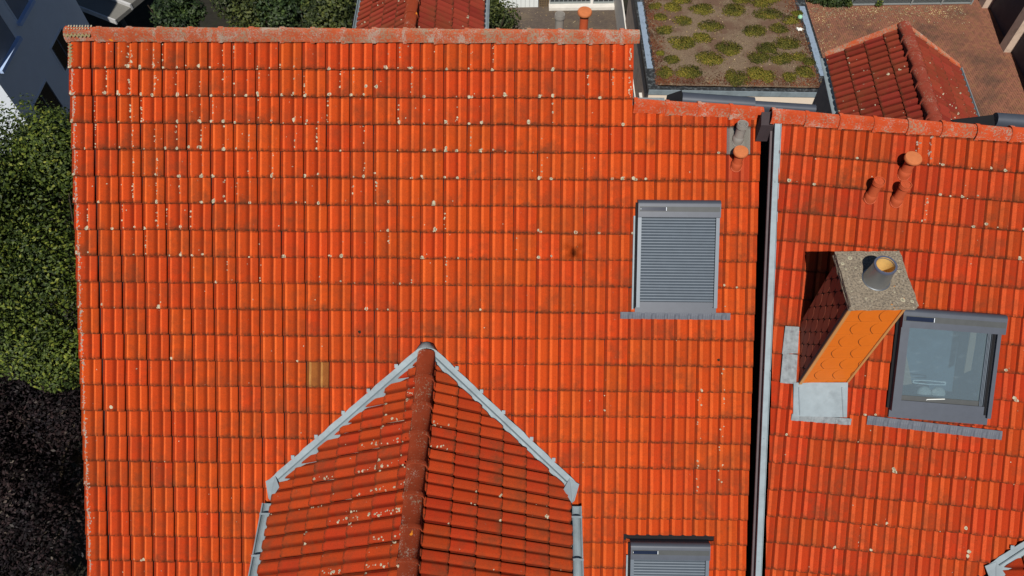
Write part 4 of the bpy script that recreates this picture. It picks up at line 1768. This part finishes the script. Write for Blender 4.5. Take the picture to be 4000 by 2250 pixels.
# rows of bricks that really show: not below the gabled roof and not behind the ridge
def seen(px, py):
    if py > 455: return False
    # hidden by the small gabled roof
    if 3240 < px < 3830:
        top = 200 - (px - 3240) * .36 if px < 3570 else 80 + (px - 3570) * .62
        if px < 3760 and py > top: return False
        if px >= 3700 and py > 205 and px < 3700 + (py - 205) * .42 + 25: return False
    if px < 3150 + max(0, py) * .27: return False
    return True
vis_s = sorted([v for v in vis if seen(v[4], v[5])])
near = set(id(v) for v in vis_s[:300])
for v in vis:
    z, x, y, typ, px, py = v
    mw = Matrix.Translation((x, y, rnd.uniform(-.003, .003))) @ Matrix.Rotation(ang + rnd.gauss(0, .012), 4, 'Z') @ Matrix.Rotation(rnd.gauss(0, .012), 4, 'X')
    if id(v) in near:
        o = bpy.data.objects.new('brick', meH if typ == 'H' else meV)
        o.matrix_world = mw
        link(o, yard)
    else:
        vs, fs = brick_arrays(bl_ - gp, bw_ - gp) if typ == 'H' else brick_arrays(bw_ - gp, bl_ - gp)
        rest.add([mw @ Vector(q) for q in vs], fs)
build(rest, 'brick_field', [PAVEJ], yard, kind='stuff')

# dry litter along the foot of the fence
m2 = MB()
for _ in range(1500):
    if rnd.random() < .65:
        x, y = rnd.uniform(11.2, 18.0), 26.3 - abs(rnd.gauss(0, .5))
    else:
        x, y = rnd.choice((rnd.uniform(11.4, 12.6), rnd.uniform(-1.5, 4.3))), rnd.uniform(23.5, 26.8)
    s = rnd.uniform(.012, .04)
    q = rnd.random() * 6.28
    c_, s_ = math.cos(q) * s, math.sin(q) * s
    z = .018 + rnd.uniform(0, .012)
    m2.add([(x + c_, y + s_, z), (x - s_ * .5, y + c_ * .5, z + .006), (x - c_, y - s_, z), (x + s_ * .5, y - c_ * .5, z + .004)], [(0, 1, 2, 3)])
build(m2, 'dry_leaves', [leaf_mat('dry leaf', [(0, (.30, .2, .1)), (.6, (.42, .33, .2)), (1, (.6, .52, .38))])], None, 'fallen dry leaves scattered over the paved yards', 'leaves', kind='stuff')


# ================================================================== GARAGE WITH THE GREEN ROOF
GZ = CAM_H - 16.6
gFL, gFR, gBL, gBR = level(2534, 354, GZ), level(3250, 366, GZ), level(2478, -20, GZ), level(3130, -25, GZ)
gBL = gFL + (gBL - gFL) * 1.25
gBR = gFR + (gBR - gFR) * 1.25
gar = empty('garage', Vector(((gFL.x + gFR.x) / 2, (gFL.y + gBL.y) / 2, 0)), 'flat roofed garage with a sedum green roof and cream front wall', 'garage')
m2 = MB()
ins = .06
cc = (gFL + gFR + gBL + gBR) / 4


def inset(p, d):
    v = (cc - p); v.z = 0
    return p + v.normalized() * d


foot4 = [foot(inset(p, .025)) for p in (gFL, gFR, gBR, gBL)]
top4 = [Vector((q.x, q.y, GZ - .16)) for q in foot4]
m2.add(foot4 + top4, [(0, 1, 5, 4), (4, 5, 6, 7)])
build(m2, 'wall', [CREAM], gar)
m2 = MB()
m2.add(foot4 + top4, [(1, 2, 6, 5), (2, 3, 7, 6), (3, 0, 4, 7)])
build(m2, 'side_wall', [BEIGE], gar)
# parapet edge sheet: front fascia, dark kerb, blue-grey sheet on both sides
m2 = MB()
fdir = (gFR - gFL).normalized()
ff = Frame(gFL, fdir, Zv.cross(fdir), Zv)
Lf = (gFR - gFL).length
for k in range(3):
    m2.box(ff, Lf * k / 3 + .002, Lf * (k + 1) / 3 - .002, -.012, .012, -.15 + .001 * k, .03 + .001 * k)
build(m2, 'fascia', [ZINC], gar)
m2 = MB()
m2.box(ff, 0, Lf, .012, .17, -.05, .028)
for (A_, B_, sg) in ((gFL, gBL, 1), (gFR, gBR, -1)):
    d = (B_ - A_).normalized()
    f2 = Frame(A_, d, Zv.cross(d) * -sg, Zv)
    m2.box(f2, 0, (B_ - A_).length, -.01, .30, -.06, .026)
build(m2, 'roof_edge', [ROOFFELT], gar)
for (A_, B_, sg, x0, x1, w0, w1) in ((gFL, gBL, 1, .95, 4.2, .05, .22), (gFR, gBR, -1, .75, 4.1, .03, .21)):
    d = (B_ - A_).normalized()
    f2 = Frame(A_, d, Zv.cross(d) * -sg, Zv)
    m2 = MB()
    n = 34
    vs = []
    for k in range(n + 1):
        x = x0 + (x1 - x0) * k / n
        vs += [f2.at(x, w0, .031 + .002 * math.sin(k)), f2.at(x, w1 + rnd.uniform(-.02, .02), .031)]
    m2.add(vs, [(2 * k, 2 * k + 2, 2 * k + 3, 2 * k + 1) for k in range(n)])
    build(m2, 'edge_sheet', [METALBLUE], gar)
    m2 = MB()
    m2.box(f2, 0, (B_ - A_).length, -.04, -.011, -.10, .034)
    build(m2, 'drip_edge', [plain('dark drip edge', (.03, .028, .028), .5)], gar)
# substrate
SUB, sn, sb = new_mat('roof substrate')
g = NB(sn)
p = pos_of(g)
c = g.mix(g.step(g.noise(p, 38, 4, .7), .35, .65), (.115, .072, .045), (.27, .195, .125))
c = g.mix(g.math('MULTIPLY', g.step(g.noise(p, 1.1, 4, .6), .45, .58), .8), c, (.13, .068, .042))
c = g.mix(1.0, c, g.ramp(g.noise(p, 90, 3, .7), [(.3, (.65, .65, .65)), (.6, (1, 1, 1)), (.8, (1.25, 1.2, 1.1))]), 'MULTIPLY')
g.put(sb.inputs['Base Color'], c)
sb.inputs['Roughness'].default_value = 1.0
g.bump(sb, g.noise(p, 50, 3, .6), .02, .7)
m2 = MB()
nx_, ny_ = 40, 40
a0, a1, b0, b1 = [inset(q, .32) for q in (gFL, gFR, gBL, gBR)]
vs = []
for jy in range(ny_ + 1):
    for ix in range(nx_ + 1):
        q = a0.lerp(a1, ix / nx_).lerp(b0.lerp(b1, ix / nx_), jy / ny_)
        vs.append(Vector((q.x, q.y, GZ + .012 + rnd.uniform(-.008, .014))))
m2.add(vs, [(jy * (nx_ + 1) + ix, jy * (nx_ + 1) + ix + 1, (jy + 1) * (nx_ + 1) + ix + 1, (jy + 1) * (nx_ + 1) + ix) for jy in range(ny_) for ix in range(nx_)])
build(m2, 'substrate', [SUB], gar, smooth=True)
# pale plinth along the left side wall, then its door
d = (gBL - gFL).normalized()
f2 = Frame(foot4[0], d, Zv, Vector((-d.y, d.x, 0)))
m2 = MB()
m2.box(f2, .0, 9.0, 0, 1.45, -.02, .035)
build(m2, 'plinth', [PALECON], gar)
f2 = Frame(foot(inset(gFL, .025)), d, Zv, Vector((-d.y, d.x, 0)))
m2 = MB()
m2.box(f2, -.05, .95, .05, 2.35, -.02, .05)
do = build(m2, 'door', [BLACK], gar)
m2 = MB()
m2.box(f2, -.08, .98, 2.351, 2.40, -.01, .09)
build(m2, 'lintel', [PALECON], do)


def blob_cloud(m2, c, rx, ry, rz, n, size, flat=False):
    """leaf-sized faces through an ellipsoid, denser near its skin"""
    for _ in range(n):
        while True:
            v = Vector((rnd.gauss(0, 1), rnd.gauss(0, 1), rnd.gauss(0, 1)))
            if v.length > .01: break
        v.normalize()
        if flat and v.z < 0: v.z = -v.z * .3
        k = rnd.random() ** .35
        p0 = c + Vector((v.x * rx * k, v.y * ry * k, v.z * rz * k))
        nrm = (v + Vector((rnd.gauss(0, .55), rnd.gauss(0, .55), rnd.gauss(.5, .45)))).normalized()
        t = Vector((rnd.gauss(0, 1), rnd.gauss(0, 1), rnd.gauss(0, 1)))
        a = nrm.cross(t)
        if a.length < 1e-3: continue
        a.normalize()
        b2 = nrm.cross(a)
        s = size * rnd.uniform(.6, 1.35)
        m2.add([p0 - a * s, p0 + b2 * s * .55 - nrm * s * .12, p0 + a * s, p0 - b2 * s * .55 - nrm * s * .12], [(0, 1, 2, 3)])


SED = leaf_mat('sedum', [(0, (.045, .050, .010)), (.4, (.095, .098, .017)), (.75, (.16, .145, .026)), (1, (.19, .13, .035))], .8, .15)
SEDY = leaf_mat('yellow sedum', [(0, (.09, .10, .014)), (.5, (.17, .16, .02)), (1, (.24, .19, .03))], .8, .15)
SEDR = leaf_mat('red sedum', [(0, (.10, .028, .018)), (.5, (.17, .05, .03)), (1, (.16, .085, .04))], .9, .1)
clumps = [(255, 40, 45, 28), (365, 45, 60, 40), (555, 60, 85, 50), (755, 62, 80, 58), (930, 25, 75, 35), (960, 85, 105, 48), (290, 108, 46, 32), (425, 130, 66, 44),
          (605, 162, 90, 50), (880, 195, 86, 52), (1030, 178, 66, 42), (1105, 128, 62, 40), (315, 188, 60, 37), (430, 270, 88, 55), (545, 235, 62, 42), (720, 300, 92, 60),
          (955, 300, 70, 46), (1085, 270, 96, 56), (600, 365, 100, 62), (288, 335, 30, 20), (360, 375, 56, 36), (320, 455, 56, 48), (470, 450, 92, 58),
          (780, 490, 92, 62), (895, 455, 66, 50), (965, 480, 60, 48), (915, 362, 80, 46), (1050, 365, 82, 52), (1165, 355, 58, 40), (1100, 485, 48, 42), (1190, 450, 64, 48),
          (1228, 388, 40, 32), (430, 8, 60, 25), (800, 5, 60, 25), (980, 0, 70, 25), (1150, 86, 36, 24)]
bands = ((440, 'front row'), (338, 'second row from the front'), (255, 'third row from the front'), (150, 'fourth row from the front'), (70, 'second row from the back'), (-99, 'back row'))
ordn = ['first', 'second', 'third', 'fourth', 'fifth', 'sixth', 'seventh', 'eighth', 'ninth']
clump_label = {}
hi_ = 9999
for lo_, nm_ in bands:
    row_ = sorted([c for c in clumps if lo_ <= c[1] < hi_ and (c[0], c[1]) not in ((288, 335), (1150, 86))])
    for k, c in enumerate(row_):
        size_ = 'large' if c[2] >= 82 else ('small' if c[2] < 62 else 'medium')
        clump_label[(c[0], c[1])] = '%s olive sedum cushion, %s from the left in the %s' % (size_, ordn[k], nm_)
    hi_ = lo_
for (cx, cy, rx, ry) in clumps:
    q = level(2400 + cx * .6211, cy * .6211, GZ + .04)
    z = project(q)[2]
    ex = rx * .6211 / FPX * z * 1.22
    ey = ry * .6211 / FPX * z / .82 * 1.2
    yel = (cx, cy) in ((288, 335), (1150, 86))
    m2 = MB()
    blob_cloud(m2, q, ex * .8, ey * .8, .10, int(120 + 2600 * ex * ey), .024, True)
    for _ in range(5):
        o = Vector((rnd.uniform(-.45, .45) * ex, rnd.uniform(-.42, .42) * ey, 0))
        blob_cloud(m2, q + o, ex * rnd.uniform(.3, .62), ey * rnd.uniform(.3, .62), rnd.uniform(.05, .11), int(60 + 800 * ex * ey), .024, True)
    blob_cloud(m2, q, ex * 1.12, ey * 1.12, .03, int(30 + 150 * ex * ey), .02, True)
    if yel:
        lab = 'small yellow green sedum clump beside the ball' if cx > 1000 else 'small bright green sedum clump near the left roof edge'
        build(m2, 'sedum_clump', [SEDY], None, lab, 'plant')
    else:
        build(m2, 'sedum_clump', [SED], None, clump_label[(cx, cy)], 'plant', 'sedum cushions on the green roof')
# low red sedum and straw between the cushions
m2 = MB()
m3 = MB()
for _ in range(5200):
    t, s = rnd.random(), rnd.random()
    edge = rnd.random()
    if edge < .38: t = abs(rnd.gauss(0, .05)) + .01
    elif edge < .58: t = 1 - abs(rnd.gauss(0, .05)) - .01
    elif edge < .85: s = abs(rnd.gauss(0, .045)) + .01
    q = a0.lerp(a1, min(max(t, 0), 1)).lerp(b0.lerp(b1, min(max(t, 0), 1)), min(max(s, 0), 1))
    tgt = m2 if edge < .85 else m3
    blob_cloud(tgt, Vector((q.x, q.y, GZ + .03)), .05, .05, .02, 2, .02, True)
build(m2, 'red_sedum', [SEDR], None, 'low reddish sedum carpet along the edges of the green roof', 'ground cover', kind='stuff')
build(m3, 'dry_stalks', [leaf_mat('straw', [(0, (.2, .15, .08)), (1, (.42, .34, .2))])], None, 'dry straw coloured stalks between the sedum cushions', 'ground cover', kind='stuff')
# ball and scrap
q = level(3124, 70, GZ + .06)
m2 = MB()
m2.lathe(Vector((q.x, q.y, GZ + .02)), [(.0, 0)] + [(.075 * math.sin(math.pi * k / 10), .075 - .075 * math.cos(math.pi * k / 10)) for k in range(1, 10)] + [(0, .15)], 16)
build(m2, 'ball', [plain('mint rubber', (.30, .58, .38), .5, .25, 14)], None, 'small mint green ball at the right edge of the green roof', 'ball', smooth=True)
q = level(3122, 116, GZ + .04)
m2 = MB()
n = 12
ring = [Vector((q.x + (.14 if k % 2 == 0 else .07) * math.cos(k * .5236) * rnd.uniform(.8, 1.2), q.y + (.11 if k % 2 == 0 else .055) * math.sin(k * .5236), GZ + .05 + rnd.uniform(0, .025))) for k in range(n)]
m2.prism(ring, Zv * .006)
build(m2, 'paper_scrap', [plain('white paper', (.8, .8, .74), .8, .05)], None, 'crumpled white star shaped paper scrap on the green roof', 'litter')

# ================================================================== BUILDING AT THE RIGHT EDGE: recessed dark doors between cream pillars
rb = empty('garage_row', Vector((20.5, 23, 0)), 'cream building with dark recessed garage doors along the right side of the brick yard', 'building')
g0, g1, g2, g3 = level(3795, 40, 0), level(3898, 205, 0), level(4010, 330, 0), level(3850, 84, 0)
ld = (g1 - g0); ld.z = 0
PF = Frame(g1, Vector((0.03, 1, 0)).normalized(), Vector((1, -.03, 0)).normalized(), Zv)      # x away from camera, y into the building
DOORD = plain('dark garage door', (.055, .055, .075), .6, .2, 4)
m2 = MB()
m2.box(PF, -9, 9, .55, 4.5, 0, 6.2)
build(m2, 'wall', [plain('dull plaster', (.16, .13, .12), .9, .1)], rb)
for k, x in enumerate((-3.0, .0, 2.62)):
    m2 = MB()
    m2.box(PF, x, x + .42, .2, .549, 0, 6.2)
    build(m2, 'pillar', [BEIGE], rb)
for x0, x1 in ((-2.58, 0), (.42, 2.62), (3.04, 6)):
    m2 = MB()
    nb_ = 30
    for k in range(nb_):
        xa = x0 + .01 + (x1 - x0 - .02) * k / nb_
        m2.box(PF, xa, xa + (x1 - x0 - .02) / nb_ - .012, .50, .548, .02, 2.6)
    m2.box(PF, x0 + .01, x1 - .01, .53, .5485, .0, 6.1)
    build(m2, 'garage_door', [DOORD], rb)


# ================================================================== FENCES AND WALLS ROUND THE YARDS
FENCE = plain('grey fence metal', (.30, .33, .33), .5, .1, 8, metal=.3)
FDARK = plain('dark fence mesh', (.035, .04, .045), .6, .2, 20)
WHITEB = plain('white board', (.72, .76, .76), .7, .05, 5)


def fence(xa, xb, y, h, kind, label, cat='fence', name='fence', z0=0.0):
    b = empty(name, Vector(((xa + xb) / 2, y, 0)), label, cat)
    if kind == 'board':
        n = max(1, int((xb - xa) / .16))
        for k in range(n):
            m2 = MB(); w = (xb - xa) / n
            m2.box(WORLD, xa + w * k + .004, xa + w * (k + 1) - .004, y, y + .025, z0, h + rnd.uniform(-.01, .01))
            build(m2, 'board', [WHITEB], b)
    elif kind == 'bars':
        m2 = MB()
        m2.box(WORLD, xa, xb, y, y + .05, z0, z0 + .06); build(m2, 'bottom_rail', [FENCE], b)
        m2 = MB(); m2.box(WORLD, xa, xb, y, y + .05, h - .05, h); build(m2, 'top_rail', [FENCE], b)
        n = int((xb - xa) / .18)
        for k in range(n + 1):
            x = xa + (xb - xa - .03) * k / n
            m2 = MB(); m2.box(WORLD, x, x + .025, y + .012, y + .037, z0 + .0605, h - .0505); build(m2, 'bar', [FENCE], b)
        m2 = MB(); m2.box(WORLD, xa + .03, xb - .03, y + .06, y + .065, z0 + .02, h - .02); build(m2, 'privacy_panel', [FDARK], b)
    elif kind == 'mesh':
        n = int(round((xb - xa) / 1.25))
        w = (xb - xa) / n
        for k in range(n + 1):
            m2 = MB(); m2.box(WORLD, xa + w * k - .03, xa + w * k + .03, y - .01, y + .05, 0, h + .05); build(m2, 'post', [FENCE], b)
        for k in range(n):
            m2 = MB()
            x0, x1 = xa + w * k + .032, xa + w * (k + 1) - .032
            m2.box(WORLD, x0, x1, y, y + .04, .04, .09); m2.box(WORLD, x0, x1, y, y + .04, .52, .55); m2.box(WORLD, x0, x1, y, y + .04, h - .05, h)
            build(m2, 'rail', [FENCE], b)
            m2 = MB()
            t = x0
            while t < x1:
                m2.box(WORLD, t, t + .012, y + .042, y + .05, .06, h - .02); t += .05
            build(m2, 'mesh_panel', [FENCE], b)
            m2 = MB(); m2.box(WORLD, x0, x1, y + .07, y + .075, .02, h - .03); build(m2, 'privacy_panel', [FDARK], b)
    elif kind == 'lattice':
        m2 = MB()
        t = xa
        while t < xb: m2.box(WORLD, t, t + .03, y, y + .015, z0, h); t += .09
        z = z0
        while z < h: m2.box(WORLD, xa, xb, y + .015, y + .03, z, z + .03); z += .09
        build(m2, 'slat', [plain('weathered slat', (.16, .11, .06), .9)], b, kind='stuff')
    return b


fence(-.35, 1.20, 26.6, 1.6, 'board', 'white board fence at the back of the grey courtyard')
fence(1.24, 1.62, 26.62, 1.5, 'lattice', 'short brown lattice between white boards and barred fence')
fence(1.66, 3.28, 26.62, 1.7, 'bars', 'dark fence with pale upright bars behind the courtyard', z0=.13)
fence(3.38, 4.20, 26.60, 1.7, 'bars', 'narrow barred gate at the right end of the courtyard', 'gate', 'gate', z0=.13)
m2 = MB()
m2.box(WORLD, 1.62, 4.22, 26.36, 26.95, 0, .12)
build(m2, 'kerb_wall', [PALECON], None, 'low pale concrete kerb under the barred fence', 'wall')
fence(13.6, 18.4, 26.38, 1.5, 'mesh', 'grey mesh fence behind the brick yard')

# ================================================================== WHITE HOUSE AND CANOPY AT THE UPPER LEFT
wd = Vector((math.sin(math.radians(1.8)), math.cos(math.radians(1.8)), 0))
wnrm = Vector((wd.y, -wd.x, 0))
WP = CAM + ray(60, 150) * 24.0
WW = Frame(WP, wd, Zv, wnrm)                        # x away along the wall, y up, z outwards


def ww(px, py, h=0.0):
    return WW.xy(px, py, h)


cN, cFar = ww(43, 391), ww(336, 72)
wh_ = empty('white_house', Vector((WW.at(cN.x, 0).x - 4, WW.at((cN.x + cFar.x) / 2, 0).y, 0)), 'plain white rendered house at the upper left, its long wall in blue shade', 'house')
m2 = MB()
y0 = -(WP.z)
m2.box(WW, cN.x, cFar.x, y0, 6.5, -8, 0)
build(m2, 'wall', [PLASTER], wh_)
GLD = plain('dark window glass', (.010, .010, .012), .12, .1, 3, spec=.5)
GLB = plain('blue grey blind', (.22, .24, .28), .8, .1, 3)
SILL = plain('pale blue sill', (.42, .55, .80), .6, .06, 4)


def wall_window(x0, x1, ylo, yhi, sill, mat, label=None):
    m2 = MB()
    m2.box(WW, x0, x1, ylo, yhi, -.02, .006)
    o = build(m2, 'window', [mat], wh_, label=label)
    if mat is GLD:
        m2 = MB()
        xm = (x0 + x1) / 2
        for a_, b_ in ((x0, x0 + .05), (xm - .03, xm + .03), (x1 - .05, x1)):
            m2.box(WW, a_, b_, ylo, yhi, .0065, .018)
        m2.box(WW, x0, x1, ylo, ylo + .05, .007, .0185)
        build(m2, 'casement', [plain('dark casement', (.10, .11, .125), .6)], o)
    m2 = MB()
    t = .05
    m2.box(WW, x0 - t, x0 - .001, ylo, yhi, -.02, .02); m2.box(WW, x1 + .001, x1 + t, ylo, yhi, -.02, .02); m2.box(WW, x0 - t, x1 + t, yhi + .001, yhi + t, -.02, .021)
    build(m2, 'frame', [PLASTER], o)
    if sill:
        m2 = MB()
        m2.box(WW, x0 - .10, x1 + .12, ylo - .12, ylo - .01, .0, .13)
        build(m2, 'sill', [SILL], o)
    return o


q = ww(60, 150)
wall_window(ww(0, 240).x - .2, q.x, q.y, q.y + 1.35, True, GLB)
q = ww(136, 4, .2)
wall_window(q.x - .95, q.x, q.y, q.y + 1.3, True, GLB)
qa, qb, qc = ww(199, 190), ww(253, 278), ww(240, 126)
wall_window(qa.x, qc.x + .1, qb.y, qa.y, False, GLD)
m2 = MB()
qa = ww(179, 316)
qb = ww(128, 416)
wall_window(qb.x, qa.x, qa.y - 1.1, qa.y, False, GLD)
# canopy beyond the house
cz = CAM_H - 18.1
cA_, cB_, cC_ = level(290, 16, cz), level(451, 78, cz), level(486, 10, cz)
can = empty('canopy', Vector((cB_.x - 1.5, cB_.y + 1, 0)), 'low flat roofed canopy with white edge strips beside the white house', 'canopy')
fd = (cB_ - cA_).normalized()
f2 = Frame(cB_, fd, Zv.cross(fd), Zv)
Lc = (cB_ - cA_).length
dpt = (cC_ - cB_).length
CANF = plain('dull white edge strip', (.5, .5, .5), .7, .2, 10, dirt=(.3, .3, .3))
GRAV = plain('gravel roof', (.17, .165, .15), 1.0, .4, 40, bump=.02)
m2 = MB(); m2.box(f2, -Lc - 1.5, 0, .0, dpt * .86, -.14, .0); build(m2, 'slab', [GRAV], can)
m2 = MB(); m2.box(f2, -Lc - 1.5, .02, -.05, -.002, -.16, .03); build(m2, 'fascia', [CANF], can)
m2 = MB(); m2.box(f2, -Lc - 1.5, .0, dpt * .87, dpt * .87 + 3.2, -.12, .10); build(m2, 'slab', [GRAV], can)
m2 = MB(); m2.box(f2, -Lc - 1.5, .02, dpt * .87 - .08, dpt * .868, -.1, .13); build(m2, 'fascia', [CANF], can)
m2 = MB()
for yy in (.3, 3.0):
    m2.box(f2, -.25, -.13, yy, yy + .12, -cz, -.141)
build(m2, 'post', [ANTHD], can)


# ================================================================== TREES AND SHRUBS
BARK = plain('bark', (.06, .045, .03), 1.0, .3, 10, bump=.02)


def tree(name, label, cat, trunk_foot, crown_c, radii, n, size, mat, lobes=9, group=None, extra=()):
    b = empty(name, trunk_foot, label, cat, group)
    m2 = MB()
    top = crown_c
    pts = [trunk_foot, trunk_foot.lerp(top, .45) + Vector((.1, .05, 0)), top]
    m2.tube(pts, .12, 8, radii=[.16, .12, .05])
    for k in range(7):
        a = 2 * math.pi * k / 7
        e = crown_c + Vector((math.cos(a) * radii[0] * .7, math.sin(a) * radii[1] * .7, rnd.uniform(-.2, .6) * radii[2]))
        s0 = trunk_foot.lerp(top, rnd.uniform(.45, .8))
        m2.tube([s0, s0.lerp(e, .5) + Vector((0, 0, .15)), e], .04, 5, radii=[.055, .035, .012])
    build(m2, 'trunk', [BARK], b)
    m2 = MB()
    for k in range(lobes):
        v = Vector((rnd.gauss(0, 1), rnd.gauss(0, 1), rnd.gauss(0, 1))).normalized()
        kk = rnd.uniform(.35, .78)
        c = crown_c + Vector((v.x * radii[0] * kk, v.y * radii[1] * kk, v.z * radii[2] * kk))
        s = rnd.uniform(.36, .58)
        blob_cloud(m2, c, radii[0] * s, radii[1] * s, radii[2] * s, n // lobes, size)
    for c, rr, nn in extra:
        blob_cloud(m2, c, rr, rr, rr * .9, nn, size)
    build(m2, 'crown', [mat], b)
    return b


LF1 = leaf_mat('lime leaf', [(0, (.016, .030, .007)), (.5, (.045, .072, .012)), (.85, (.085, .120, .018)), (1, (.17, .19, .03))])
LF2 = leaf_mat('dark leaf', [(0, (.010, .022, .008)), (.6, (.028, .050, .016)), (1, (.06, .095, .03))])
LF3 = leaf_mat('olive leaf', [(0, (.016, .026, .008)), (.6, (.040, .055, .014)), (1, (.085, .10, .03))])
LF4 = leaf_mat('shaded purple leaf', [(0, (.006, .005, .006)), (.6, (.014, .009, .012)), (.93, (.030, .018, .022)), (1, (.09, .08, .08))], .7, .15)  # purple foliage, its shade put into the near-black colour


def wpt(px, py, Z):
    return CAM + ray(px, py) * Z


c = wpt(95, 925, 15.6)
tree('broadleaf_tree', 'full green broadleaf tree along the left verge of the main roof', 'tree', Vector((c.x, c.y, 0)), c, (2.15, 2.6, 3.0), 60000, .040, LF1, 36, extra=((wpt(215, 560, 15.3), .75, 5200), (wpt(160, 600, 15.4), .6, 3000), (wpt(260, 640, 15.5), .7, 4000), (wpt(10, 690, 15.3), .6, 2200), (wpt(230, 1400, 15.6), .7, 3600), (wpt(90, 1330, 15.4), .8, 4200)))
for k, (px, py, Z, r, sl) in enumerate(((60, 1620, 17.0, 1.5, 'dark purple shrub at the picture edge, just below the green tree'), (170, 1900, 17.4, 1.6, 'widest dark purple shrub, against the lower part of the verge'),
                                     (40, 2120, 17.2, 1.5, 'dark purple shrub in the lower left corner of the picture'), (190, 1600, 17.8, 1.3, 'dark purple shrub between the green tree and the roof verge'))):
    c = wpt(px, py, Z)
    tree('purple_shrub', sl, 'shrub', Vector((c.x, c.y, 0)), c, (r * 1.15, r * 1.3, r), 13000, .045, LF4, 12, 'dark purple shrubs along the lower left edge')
c = wpt(685, 50, 21.0)
tree('clipped_tree', 'round clipped dark green tree right of the canopy', 'tree', Vector((c.x, c.y, 0)), c, (.78, .9, .9), 7000, .05, LF2, 16)
for (px, py, Z, rx, mat, lab) in ((960, 60, 20.5, 1.0, LF3, 'olive green bush between the clipped tree and the glossy bush'), (1140, 45, 20.0, 1.0, LF2, 'glossy dark leaved bush left of the rear building'),
                                  (1300, 70, 19.5, .85, LF3, 'tangled olive bush against the left gutter of the rear building')):
    c = wpt(px, py, Z)
    tree('bush', lab, 'bush', Vector((c.x, c.y, 0)), c, (rx, rx * 1.1, rx * 1.1), 6500, .05, mat, 14)
c = wpt(1960, 75, 24.5)
tree('bush', 'low feathery bush between the rear building and the courtyard', 'bush', Vector((c.x, c.y, 0)), Vector((c.x - .35, c.y, c.z - .1)), (1.0, .8, .9), 5000, .05, LF3, 12)
c = wpt(1905, 12, 26.0)
tree('bush', 'light green bush at the top beside the white board fence', 'bush', Vector((c.x, c.y, 0)), c, (.55, .6, .7), 2600, .055, LF1, 8)
c = wpt(3255, -12, 31.0)
tree('hedge_bush', 'dark evergreen hedge at the top of the brick yard', 'hedge', Vector((c.x, c.y, 0)), c, (1.1, .35, .6), 3500, .05, LF2, 10)
for (x, y, lab) in ((14.7, 26.3, 'weed tuft at the foot of the mesh fence, farther from the hedge'), (13.5, 26.3, 'weed tuft at the left end of the mesh fence')):
    m2 = MB()
    blob_cloud(m2, Vector((x, y, .12)), .16, .1, .22, 160, .035, True)
    build(m2, 'weed', [LF1], None, lab, 'weed')

# ================================================================== THE DRONE WHOSE SHADOW LIES ON THE ROOF
dr = empty('drone', CAM + Vector((0, -.07, .045)), 'small grey quadcopter hovering in front of the roofs, its shadow on the tiles', 'drone')
DF = Frame(CAM + Vector((0, -.075, .05)), (1, 0, 0), (0, 1, 0), (0, 0, 1))
DG = plain('drone shell', (.28, .28, .28), .5)
m2 = MB()
m2.lathe(DF.at(0, -.075, .012), [(.0, 0), (.028, .008), (.036, .03), (.038, .075), (.034, .12), (.02, .145), (0, .15)], 12, Vector((0, 1, 0)))
build(m2, 'body', [DG], dr, smooth=True)
for sx in (-1, 1):
    for sy in (-1, 1):
        e = DF.at(sx * .10, sy * .085 + .01, .022)
        m2 = MB()
        m2.tube([DF.at(sx * .02, sy * .035, .012), e], .009, 6)
        m2.lathe(e - Zv * .012, [(.013, 0), (.013, .028), (.005, .032)], 10)
        build(m2, 'arm', [DG], dr)
        m2 = MB()
        a = rnd.uniform(0, 3.1)
        pf = Frame(e + Zv * .022, Vector((math.cos(a), math.sin(a), 0)), Vector((-math.sin(a), math.cos(a), 0)), Zv)
        m2.box(pf, -.06, .06, -.006, .006, 0, .002)
        build(m2, 'propeller', [ANTHD], dr)

print('single main tiles', count, 'right tiles', n_tiles, 'objects', len(bpy.data.objects))
